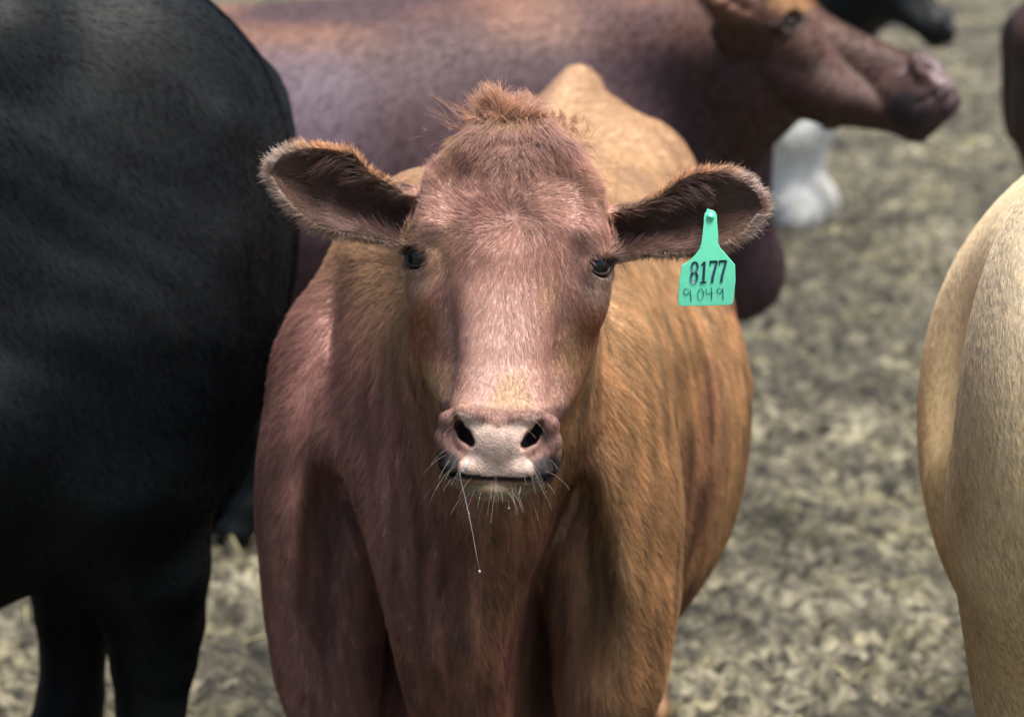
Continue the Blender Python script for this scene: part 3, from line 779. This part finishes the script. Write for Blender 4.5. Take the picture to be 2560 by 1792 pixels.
        cc = jitter_col(np.tile(C3(.17,.095,.08), (N,1)), pr, .5, .016)
        hair_obj('ear_hair', o, np.linspace(1, .3, 6)[None,:]*np.full((N,1), .00030), cc, M_FUR, s.root)
FUR_N = 640000
red_fur()

def surf(s, u, v, w0=300.0):
    q = np.array([[u, v, w0]], np.float32)
    for k in range(60): q[:,2] -= np.clip(head_sdf(q, False), -20, 30)*.8
    return q[0]
# ---- eyes, lids, lashes
M_EYE = flat_mat('dark_eye', (.004, .004, .007), .05, .5)
M_LID = flat_mat('dark_lid', (.035, .022, .022), .38, .5)
M_LASH = flat_mat('lash', (.03, .02, .016), .5)
def eyes(s, ns='red'):
    for sg in (-1, 1):
        c = C3(sg*212, -4, -3); g = unit(C3(sg*.60, -.02, .80))
        V, Fc = uv_sphere((0,0,0), (44, 44, 44), 32, 20)
        eo = mesh_obj('eye', s.from_head(V + c) - s.org, Fc, M_EYE, s.root)
        # lids: an almond rim round the opening
        a = unit(np.cross(C3(0,1,0), g)) * sg; b = np.cross(g, a) * sg; b = b if b[1] > 0 else -b
        A = Acc()
        for rim, rr2, off in ((1.0, 5.0, 0), ):
            pts = []
            for k in range(33):
                t = 2*math.pi*k/32; x = math.cos(t)*31*rim; y = math.sin(t)*(23 if math.sin(t) > 0 else 20)*rim
                d = unit(g*math.sqrt(max(1-(x*x+y*y)/43**2, .05)) + (a*x + b*y)/43); pts.append(c + d*44.5)
            pts = np.array(pts); A.add(*tube(s.from_head(pts) - s.org, [.0017]*33, 8))
        mesh_obj('eyelid', A.v, A.f, M_LID, s.root)
        n = 46; o = np.empty((n, 5, 3))
        for i in range(n):
            t = math.pi*(.08 + .84*i/(n-1)); x = math.cos(t)*26; y = math.sin(t)*19
            d = unit(g*.6 + (a*x + b*y)/38); r_ = c + d*47
            e = unit(g*.7 + b*.25 + a*(x/26)*.5 + rng.normal(0, .08, 3)); L = rng.uniform(22, 34)
            for k in range(5):
                tt = k/4; o[i, k] = s.from_head(r_ + e*L*tt - C3(0, 1, 0)*(8*tt*(1-tt)*2 + 4*tt))
        hair_obj('eyelash', o - s.org*0, np.linspace(1, .3, 5)[None,:]*np.full((n,1), .00030), np.tile(C3(.04,.025,.02), (n,1)), M_FUR, s.root)
eyes(red)
# ---- whiskers, drool
def whiskers(s):
    O, Rr, Cc = [], [], []
    for i in range(64):
        sg = random.choice((-1, 1)); k = random.random()
        if k < .55: u, v = sg*random.uniform(60, 140), random.uniform(-560, -470)
        elif k < .85: u, v = random.uniform(-80, 80), random.uniform(-580, -550)
        else: u, v = sg*random.uniform(10, 120), random.uniform(-420, -372)
        q = surf(s, u, v)
        if q[2] < -60: continue
        d = unit(C3(u*.010, -.55 if v < -450 else random.uniform(-.2,.3), .75) + rng.normal(0, .25, 3)); L = random.uniform(25, 80) if v < -450 else random.uniform(14, 50)
        g = C3(0, -1, 0); o = [s.from_head(q + d*L*t + g*L*.45*t*t + d*0) for t in np.linspace(0, 1, 6)]
        O.append(o); Rr.append(np.linspace(1, .35, 6)*.00009); Cc.append(C3(.62,.58,.50) if random.random() < .9 else C3(.10,.08,.06))
    hair_obj('whiskers', np.array(O), np.array(Rr), np.array(Cc), flatw, s.root)
flatw = fur_mat('whisker_hair', .35, .5, .2)
whiskers(red)
M_DROOL = flat_mat('saliva', (.75, .78, .80), .08, .8, .35, .5)
A = Acc()
q0 = surf(red, -72, -495); pts = [q0 + C3(0, 0, 4), q0 + C3(-6, -30, 10)]
base = red.from_head(pts[1])
drop = [red.from_head(pts[0]), base, P(1148, 1165, 3.855), P(1153, 1205, 3.855), P(1163, 1245, 3.856), P(1172, 1285, 3.857), P(1181, 1330, 3.858), P(1189, 1375, 3.859), P(1199, 1425, 3.860)]
A.add(*tube(np.array(drop) - red.org, [.0018, .0015, .0011, .0008, .0005, .0006, .0003, .00035, .00026], 8))
for px, py, r in ((1172,1283,.0010),(1199,1428,.0016),(1272,1270,.0013),(1198,1243,.0008)): A.add(*uv_sphere(P(px, py, 3.857) - red.org, (r, r, r*1.25), 10, 8))
A.add(*tube(np.array([red.from_head(surf(red, 12, -582)), P(1271, 1245, 3.86), P(1272, 1270, 3.857)]) - red.org, [.0003]*3, 6))
mesh_obj('saliva_string', A.v, A.f, M_DROOL, red.root)
# straw bit stuck on the chin
q = surf(red, 62, -560)
A = Acc().add(*tube(np.array([red.from_head(q + C3(0, 12, 3)), red.from_head(q + C3(-4, -16, 14))]) - red.org, [.0011, .0010], 6))
mesh_obj('straw_bit', A.v, A.f, flat_mat('straw_bit', (.62, .55, .25), .6), red.root)

# ---- ear tag
def tag():
    s = red; Y0 = 3.985
    def T(px, py, dz=0.0):
        p = P(px, py, Y0); p[1] -= dz; return p - s.org
    def arc(cx, cy, r, a0, a1, n=6): return [(cx + r*math.cos(math.radians(a0+(a1-a0)*k/n)), cy + r*math.sin(math.radians(a0+(a1-a0)*k/n))) for k in range(n+1)]
    ol = []
    ol += arc(1776, 541, 16, 180, 350)            # rounded top of the neck
    ol += [(1793, 560), (1795, 585), (1795, 608), (1800, 619), (1812, 632), (1824, 646)]
    ol += arc(1828, 664, 9, -50, 0, 4) + [(1838, 700)]
    ol += arc(1824, 752, 9, 0, 85, 5) + [(1765, 763)]
    ol += arc(1703, 756, 8, 95, 180, 5) + [(1697, 700)]
    ol += arc(1712, 668, 9, 180, 225, 4) + [(1722, 652), (1738, 636), (1748, 622), (1753, 608), (1756, 585), (1759, 560)]
    n = len(ol); bm_v = []; curl = lambda py: .004*math.sin((py-530)/235*2.2)
    rings = [(0.0, 1.0), (.0006, 1.0), (.0012, .985)]
    cxm = 1768; cym = 660
    V = []
    for dz, k in rings:
        for x, y in ol: V.append(T(cxm + (x-cxm)*k, cym + (y-cym)*(1-(1-k)*.5), dz + curl(y)))
    Fc = []
    for r in range(2):
        for i in range(n): Fc.append((r*n+i, r*n+(i+1) % n, (r+1)*n+(i+1) % n, (r+1)*n+i))
    Fc.append(tuple(range(n))); Fc.append(tuple(2*n+i for i in range(n))[::-1])
    import bmesh
    m, nt, b = new_mat('mint_plastic'); 
    nz = N_(nt, 'ShaderNodeTexNoise', Scale=90.0, Detail=6.0); cr = N_(nt, 'ShaderNodeMix', data_type='RGBA'); cr.inputs[6].default_value = (.16,.80,.50,1); cr.inputs[7].default_value = (.20,.90,.60,1)
    tc = N_(nt, 'ShaderNodeTexCoord'); nt.links.new(tc.outputs['Object'], nz.inputs['Vector']); nt.links.new(nz.outputs[0], cr.inputs[0]); gn = N_(nt, 'ShaderNodeTexNoise', Scale=260.0, Detail=8.0, Roughness=.7); nt.links.new(tc.outputs['Object'], gn.inputs['Vector'])
    gr = N_(nt, 'ShaderNodeMapRange'); gr.inputs[1].default_value = .58; gr.inputs[2].default_value = .74; gr.inputs[4].default_value = .6; nt.links.new(gn.outputs[0], gr.inputs[0])
    gm = N_(nt, 'ShaderNodeMix', data_type='RGBA'); gm.inputs[7].default_value = (.10,.30,.17,1); nt.links.new(gr.outputs[0], gm.inputs[0]); nt.links.new(cr.outputs[2], gm.inputs[6]); nt.links.new(gm.outputs[2], b.inputs['Base Color'])
    b.inputs['Roughness'].default_value = .38; b.inputs['Subsurface Weight'].default_value = .15; b.inputs['Subsurface Radius'].default_value = (.004,.006,.005)
    me_o = mesh_obj('ear_tag', V, Fc, m, s.root, smooth=False)
    bm = bmesh.new(); bm.from_mesh(me_o.data); bmesh.ops.triangulate(bm, faces=[f for f in bm.faces if len(f.verts) > 4]); bmesh.ops.recalc_face_normals(bm, faces=bm.faces); bm.to_mesh(me_o.data); bm.free()
    me_o['label'] = 'mint green ear tag with a printed number above a handwritten one'
    # button that pins it through the ear
    A = Acc()
    for rr_, z0, z1 in ((10, .0014, .0030), (4, .0028, .0042)):
        ring = []
        for z in (z0, z1):
            for k in range(16): a = 2*math.pi*k/16; ring.append(T(1776 + rr_*math.cos(a), 541 + rr_*math.sin(a), z + curl(541)))
        Fb = [(k, (k+1) % 16, 16+(k+1) % 16, 16+k) for k in range(16)] + [tuple(range(16, 32))]
        A.add(ring, Fb)
    mesh_obj('tag_button', A.v, A.f, m, me_o)
    A = Acc().add(*tube([T(1776, 541, -.055), T(1776, 541, .001)], [.0026, .0026], 10)); mesh_obj('tag_pin', A.v, A.f, m, me_o)
    def ribbon(A, pts, w, lift, ang=-2.5):
        """flat stroke with a little thickness"""
        pts = [np.array(p, float) for p in pts]; L, R_ = [], []
        for i, p in enumerate(pts):
            a = pts[max(i-1, 0)]; b_ = pts[min(i+1, len(pts)-1)]; d = (b_-a)/max(np.linalg.norm(b_-a), 1e-6); nrm = np.array([-d[1], d[0]])
            ww = w[i] if hasattr(w, '__len__') else w
            L.append(p + nrm*ww/2); R_.append(p - nrm*ww/2)
        V = []
        for lz in (lift, lift + .00025):
            for q in L + R_: V.append(T(q[0], q[1], lz + curl(q[1])))
        n = len(pts); o = 2*n; Fc = []
        for i in range(n-1):
            Fc += [(o+i, o+i+1, o+n+i+1, o+n+i), (i, o+i, o+i+1, i+1)[::-1], (n+i, n+i+1, o+n+i+1, o+n+i)]
        A.add(V, Fc)
    def place(u, v, x0, y0, W, H, sh=-.06, rise=-.045):
        # glyph space 0..1, v down
        return (x0 + u*W - v*H*sh*-1*0 + (1-v)*H*.06, y0 + v*H + rise*(x0 + u*W - 1722))
    ink = flat_mat('slate_print', (.045, .10, .16), .55); pen = flat_mat('marker_pen', (.03, .20, .20), .6)
    A = Acc(); H, W = 56, 19; y0 = 652; xs = [1724, 1749, 1771, 1794]
    def G(strokes, x0, w):
        for st in strokes: ribbon(A, [place(u, v, x0, y0, W, H) for u, v in st[0]], st[1], .00145)
    el = lambda cx, cy, rx, ry, n=16: [(cx + rx*math.cos(2*math.pi*k/n), cy + ry*math.sin(2*math.pi*k/n)) for k in range(n+1)]
    G([(el(.5,.26,.40,.21), 5.2), (el(.5,.73,.42,.23), 5.6)], xs[0], 5)
    G([([(.5,.04),(.5,.96)], 6.2), ([(.12,.2),(.5,.05)], 4), ([(.08,.965),(.92,.965)], 4.2)], xs[1]-1, 5)
    for x0 in xs[2:]:
        G([([(.02,.06),(.98,.06)], 6.0), ([(.045,.0),(.045,.24)], 3.0), ([(.93,.05),(.72,.38),(.50,.72),(.44,1.0)], 6.4)], x0, 5)
    mesh_obj('printed_number', A.v, A.f, ink, me_o)
    A = Acc(); y0 = 719; H, W = 30, 20
    def G2(pts, x0, dy=0): ribbon(A, [(x0 + u*W, y0 + dy + v*H - .055*(x0+u*W-1722)) for u, v in pts], 2.0, .00145)
    G2([(.85,.12),(.55,.0),(.2,.1),(.05,.38),(.3,.6),(.7,.5),(.9,.2),(.95,.6),(1.02,1.15)], 1707, -2)
    G2(el(.45,.55,.36,.42), 1742)
    G2([(.1,.1),(.1,.55),(.95,.5)], 1763); G2([(.75,.05),(.78,1.05)], 1763)
    G2([(.85,.15),(.55,.0),(.25,.15),(.2,.4),(.5,.55),(.85,.35),(.92,.1),(.95,.6),(.95,1.1)], 1788, 1)
    mesh_obj('handwritten_number', A.v, A.f, pen, me_o)
tag()
# ================================================================ the other animals
def simple_head_cols(s, p, base, nose, face=None):
    hq = s.to_head(p); hd = np.linalg.norm(hq - np.array([0,-60,0], np.float32), axis=1)
    a, v, w = np.abs(hq[:,0]), hq[:,1].astype(float), hq[:,2].astype(float)
    c = base
    if face is not None: c = lerp(c, face, sstep(-hd, -560, -430)*.8)
    c = lerp(c, nose, sstep(-v, 372, 392)*(w > 60)*(hd < 700)*(a < 130)*sstep(-v, 372, 392)*(v > -540))
    er = sstep(-np.hypot((a-236)/40, (v+6)/36), -1.5, -1.0)*(w > -60)*(hd < 500); c = lerp(c, C3(.03,.018,.016), er*.85)
    return c
def generic_neck(hb, base, r0, r1, hb2, base2, r2, r3):
    def f(s, p, d):
        W = lambda q: s.org + s.R @ C3(*q) * s.sc
        d = smin(d, rcone(p, s.from_head(hb), W(base), r0, r1), .08)
        return smin(d, rcone(p, s.from_head(hb2), W(base2), r2, r3), .09)
    return f
def axes(vdir, wdir):
    v = unit(np.array(vdir, float)); w = np.array(wdir, float); w = unit(w - v*(w@v)); return np.cross(v, w), v, w
def head_facing(s_org, h, sc, at, unit_=.0005, down=.35):
    """a head carried in front of a body whose canonical origin/heading are given; at = canonical point of the eye line"""
    R = np.array([[math.cos(h), -math.sin(h), 0], [math.sin(h), math.cos(h), 0], [0, 0, 1]])
    O = np.array([*s_org, 0]) + R @ C3(*at)*sc
    fwd = R @ C3(0, -1, 0); r, v, w = axes(C3(0,0,1) - down*fwd*-1*-1, fwd + C3(0,0,down))
    return (O, r, v, w, unit_)
NECK = generic_neck((0,120,-220), (0,.08,1.10), .10, .16, (0,-100,-220), (0,0,.86), .12, .20)
EAR_TH[0] = 16.0
# black steer at the left
def black_colour(s, p, n):
    k = len(p); N1 = fbm(p*4, 3, 80)
    c = np.tile(C3(.0042,.0062,.0080), (k,1)); c = lerp(c, C3(.008,.008,.009), sstep(N1, 0, .4)*.15)
    b = s.to_body(p); c = c*(1 + .45*np.clip(vnoise(b*np.array([30,9,6.0]), 97) + .5*vnoise(b*np.array([80,30,14.0]), 98), -1, 1))[:,None]
    if s.head: c = simple_head_cols(s, p, c, C3(.03,.03,.033))
    return c
T_STEER = smooth_table([(-0.26,0,.07,.98,.70),(-0.20,0,.13,1.06,.58),(-0.10,0,.22,1.16,.50),(0.05,0,.275,1.24,.43),(0.25,0,.32,1.245,.40),(0.55,0,.385,1.23,.37),(0.85,0,.415,1.23,.355),
    (1.12,0,.39,1.24,.38),(1.38,0,.31,1.28,.46),(1.56,0,.27,1.255,.58),(1.68,0,.18,1.16,.70),(1.74,0,.10,1.08,.76)])
h = math.radians(-62); org = (-2.30, 4.54)
def steer_neck(s, p, d):
    d = NECK(s, p, d); b = (p - s.org) @ s.R / s.sc
    r = np.hypot(b[:,1] - 1.15, b[:,2] - .55) + .05*vnoise(b*3, 33)
    f = np.sin(r*44 + 4*vnoise(b*3, 35)) + .6*np.sin(r*105 + 6*vnoise(b*5, 34))
    return d + .0024*f*(.55+.45*vnoise(b*2.5, 37))*sstep(b[:,2], .6, .85)*sstep(b[:,1], .7, 1.1)
steer = Cow('black_steer', 'large black steer in the left foreground, seen from the hip with its hind legs below', org, h, 1.22,
            head_facing(org, h, 1.22, (0,-.62,1.30), .00055), steer_neck, dict(sheath=1, thigh=1.08, table=T_STEER, deep=.07, pins=0, ridges=1, hind=[((.18,1.44,.80),.165), ((.185,1.42,.64),.125), ((.175,1.47,.50),.088), ((.16,1.49,.42),.066), ((.155,1.49,.35),.056), ((.155,1.48,.17),.046), ((.155,1.47,.11),.050), ((.155,1.44,.06),.046)], tail=[((-.02,1.56,1.10),.03), ((-.04,1.64,1.00),.024), ((-.06,1.67,.85),.020), ((-.09,1.60,.62),.018), ((-.12,1.52,.42),.026), ((-.12,1.50,.30),.020), ((-.12,1.50,.22),.008)]),
            black_colour, h=.014, mat=M_SKIN_B)
# black cow standing behind the steer, only its hind quarter shows in the gap
h = math.radians(-76); org = (-1.93, 7.30)
calf = Cow('black_cow', 'black cow standing in the gap between the black steer and the red cow', org, h, .86,
           head_facing(org, h, .86, (0,-.60,1.28), .00044), NECK, dict(deep=.16, fat=1.3), black_colour, h=.016, mat=M_SKIN_B)
# purple brown cow across the back, facing right
def brown_colour(s, p, n):
    k = len(p); N1 = fbm(p*2.2, 3, 84); bq = s.to_body(p)
    c = np.tile(C3(.085,.050,.058), (k,1)); c = lerp(c, C3(.15,.11,.14), sstep(N1, -.05, .35)*.8)
    c = lerp(c, C3(.26,.13,.08), sstep(bq[:,2], 1.12, 1.22)*sstep(N1, -.2, .2)*.8)
    c = simple_head_cols(s, p, c, C3(.24,.18,.18), C3(.085,.045,.035))
    hq = s.to_head(p); v = hq[:,1].astype(float); u = np.abs(hq[:,0]).astype(float); w = hq[:,2].astype(float)
    near = np.linalg.norm(hq, axis=1) < 750
    c = lerp(c, C3(.34,.18,.07), sstep(-np.hypot((v-70)/70, (w-60)/70), -1.3, -.5)*near*.7)
    c = lerp(c, C3(.03,.028,.032), sstep(-np.hypot((v+505)/70, (w-70)/70), -1.25, -.7)*near*.8)
    return c
T_BROWN = smooth_table([(-0.26,0,.07,1.04,.70),(-0.20,0,.13,1.14,.58),(-0.10,0,.22,1.24,.50),(0.05,0,.275,1.30,.43),(0.25,0,.32,1.31,.40),(0.55,0,.385,1.27,.38),(0.85,0,.415,1.245,.38),
    (1.12,0,.39,1.225,.41),(1.38,0,.31,1.22,.50),(1.58,0,.25,1.20,.60),(1.68,0,.16,1.13,.72),(1.72,0,.09,1.06,.80)])
h = math.radians(91); org = (.36, 7.75)
_r, _v, _w = axes((-.66, .30, .66), (.66, -.10, .73))
bo = P(2008, 66, 7.45)
brown = Cow('brown_cow', 'purplish brown cow side-on behind the red cow, pink-nosed head in profile', org, h, 1.02,
            (bo, _r, _v, _w, .00065), generic_neck((0,100,-230), (0,.10,1.12), .13, .19, (0,-40,-260), (0,.05,.84), .12, .18), dict(brisket=1, table=T_BROWN), brown_colour, h=.014, hd=.006,
            dense=((bo[0]-.3, bo[0]+.45), (bo[1]-.2, bo[1]+.2), (bo[2]-.35, bo[2]+.3)))
# black cow with white stockings further back
def sock_colour(s, p, n):
    c = black_colour(s, p, n); bq = s.to_body(p)
    c = lerp(c, C3(.90,.90,.87), sstep(-bq[:,2] + .03*fbm(p*20, 2, 95), -.46, -.43))
    return lerp(c, C3(.30,.27,.19), sstep(fbm(p*16, 3, 96) - bq[:,2]*1.6, -.2, .15)*.3)
h = math.radians(75); org = (1.19, 12.95)
_r, _v, _w = axes((-.30, .25, .95), (.93, -.25, .25)); so = P(2265, -62, 12.6)
sock = Cow('white_legged_cow', 'black cow far behind the brown cow head, its white front leg and dark muzzle showing', org, h, 1.05,
           (so, _r, _v, _w, .00052), generic_neck((0,100,-240), (0,.10,1.08), .10, .18, (0,-100,-240), (0,-.05,.80), .11, .2), dict(fat=2.0), sock_colour, h=.018)
# dark brown cow cut by the top right corner
def dark_colour(s, p, n):
    k = len(p); c = np.tile(C3(.035,.018,.015), (k,1)); return simple_head_cols(s, p, lerp(c, C3(.06,.03,.022), sstep(fbm(p*3, 3, 88), 0, .4)*.6), C3(.25,.17,.16))
h = math.radians(92); org = (3.16, 9.1)
corner = Cow('dark_brown_cow', 'dark brown cow cut off by the top right corner of the yard', org, h, 1.02, head_facing(org, h, 1.02, (0,-.62,1.30), .0005), NECK, dict(tail=[((0,1.58,1.20),.03), ((0,1.63,1.0),.02), ((.0,1.62,.62),.02), ((0,1.60,.3),.02)]), dark_colour, h=.018)
# tan cow at the right edge, rump towards us
def tan_colour(s, p, n):
    k = len(p); N1 = fbm(p*3, 3, 86); N2 = fbm(p*14, 3, 87); bq = s.to_body(p)
    c = np.tile(C3(.68,.53,.30), (k,1)); c = lerp(c, C3(.74,.62,.42), sstep(N1, -.05, .4)*.8); c = lerp(c, C3(.40,.25,.10), sstep(-N1, .1, .4)*.6)
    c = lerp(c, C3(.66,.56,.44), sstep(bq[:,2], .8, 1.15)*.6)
    return simple_head_cols(s, p, c, C3(.5,.36,.32))
T_TAN = smooth_table([(-0.26,0,.07,.98,.70),(-0.20,0,.13,1.06,.58),(-0.10,0,.22,1.16,.50),(0.05,0,.275,1.24,.43),(0.25,0,.32,1.245,.40),(0.55,0,.385,1.22,.37),(0.85,0,.415,1.23,.355),
    (1.08,0,.38,1.23,.41),(1.26,0,.27,1.25,.52),(1.42,0,.235,1.25,.58),(1.60,0,.20,1.20,.66),(1.68,0,.14,1.14,.72),(1.72,0,.08,1.08,.80)], w=3)
h = math.radians(165); org = (1.30, 5.60)
tan = Cow('tan_cow', 'pale tan cow cut by the right edge, its rump and rounded belly towards the camera', org, h, 1.09,
          head_facing(org, h, 1.09, (0,-.62,1.30), .0005), NECK, dict(table=T_TAN, hook=0, thigh=.90, kt=.025, crease=1, hind=[((.16,1.44,.80),.12), ((.175,1.34,.66),.10), ((.165,1.52,.52),.068), ((.155,1.60,.43),.048), ((.155,1.57,.36),.040), ((.155,1.54,.17),.036), ((.155,1.52,.11),.043), ((.155,1.49,.06),.044)]), tan_colour, h=.012)
EAR_TH[0] = 9.0
M_FUR_B = fur_mat('black_cow_hair', .5, .10, .05)
def side_fur(s, n, L0, rad, lift0=.12, clump=.02, zmin=.3, zmax=9):
    camp = np.array([0, 0, CAM_H])
    def dens(v, nn):
        vd = unit(camp - v); fc = (nn*vd).sum(1)
        px = v[:,0]/v[:,1]*F_PX + 1280
        return sstep(fc, -.5, -.15) * (px > -250) * (px < 2850) * (v[:,2] > zmin) * (v[:,2] < zmax) + 1e-9
    p, nn = s.sample(n, dens)
    bq = s.to_body(p); bx = bq[:,0]
    fb = np.stack([0*bx, .55 + 0*bx, -.8 + 0*bx], 1); top = sstep(bq[:,2], 1.08, 1.2)[:,None]; fb = fb*(1-top) + np.stack([bx*1.5, 1+0*bx, -.2+0*bx], 1)*top
    fl = fb @ s.R.T; fl = fl + .25*np.stack([vnoise(p*6, 91), vnoise(p*6, 92), vnoise(p*6, 93)], 1)
    col = jitter_col(s.colour(s, p, nn), p, .10 if s is steer else .28, clump, ch=.05 if s is steer else .22)
    o = grow(p, nn, fl, L0*rng.uniform(.6, 1.3, n), lift0 + .08*rng.random(n), 4, clump, .1 if s is steer else .45, .08 if s is steer else .14)
    hair_obj('coat', o, np.linspace(1, .3, 4)[None,:]*np.full((n,1), rad), col, M_FUR_B if s is steer else M_FUR, s.root)
side_fur(tan, 170000, .012, .00026, .07, .011)
side_fur(steer, 90000, .014, .00018, .02, .012)
side_fur(brown, 60000, .018, .0008)
side_fur(sock, 12000, .05, .0011, .2, .05, .04, .46)
M_EYE2 = flat_mat('far_eye', (.006,.005,.005), .6, .15)
for s in (steer, calf, brown, sock, corner, tan):
    V, Fc = uv_sphere((0,0,0), (40, 40, 40), 20, 12)
    for sg in (-1, 1):
        mesh_obj('eye', s.from_head(V + C3(sg*213, -4, -17)) - s.org, Fc, M_EYE2, s.root)
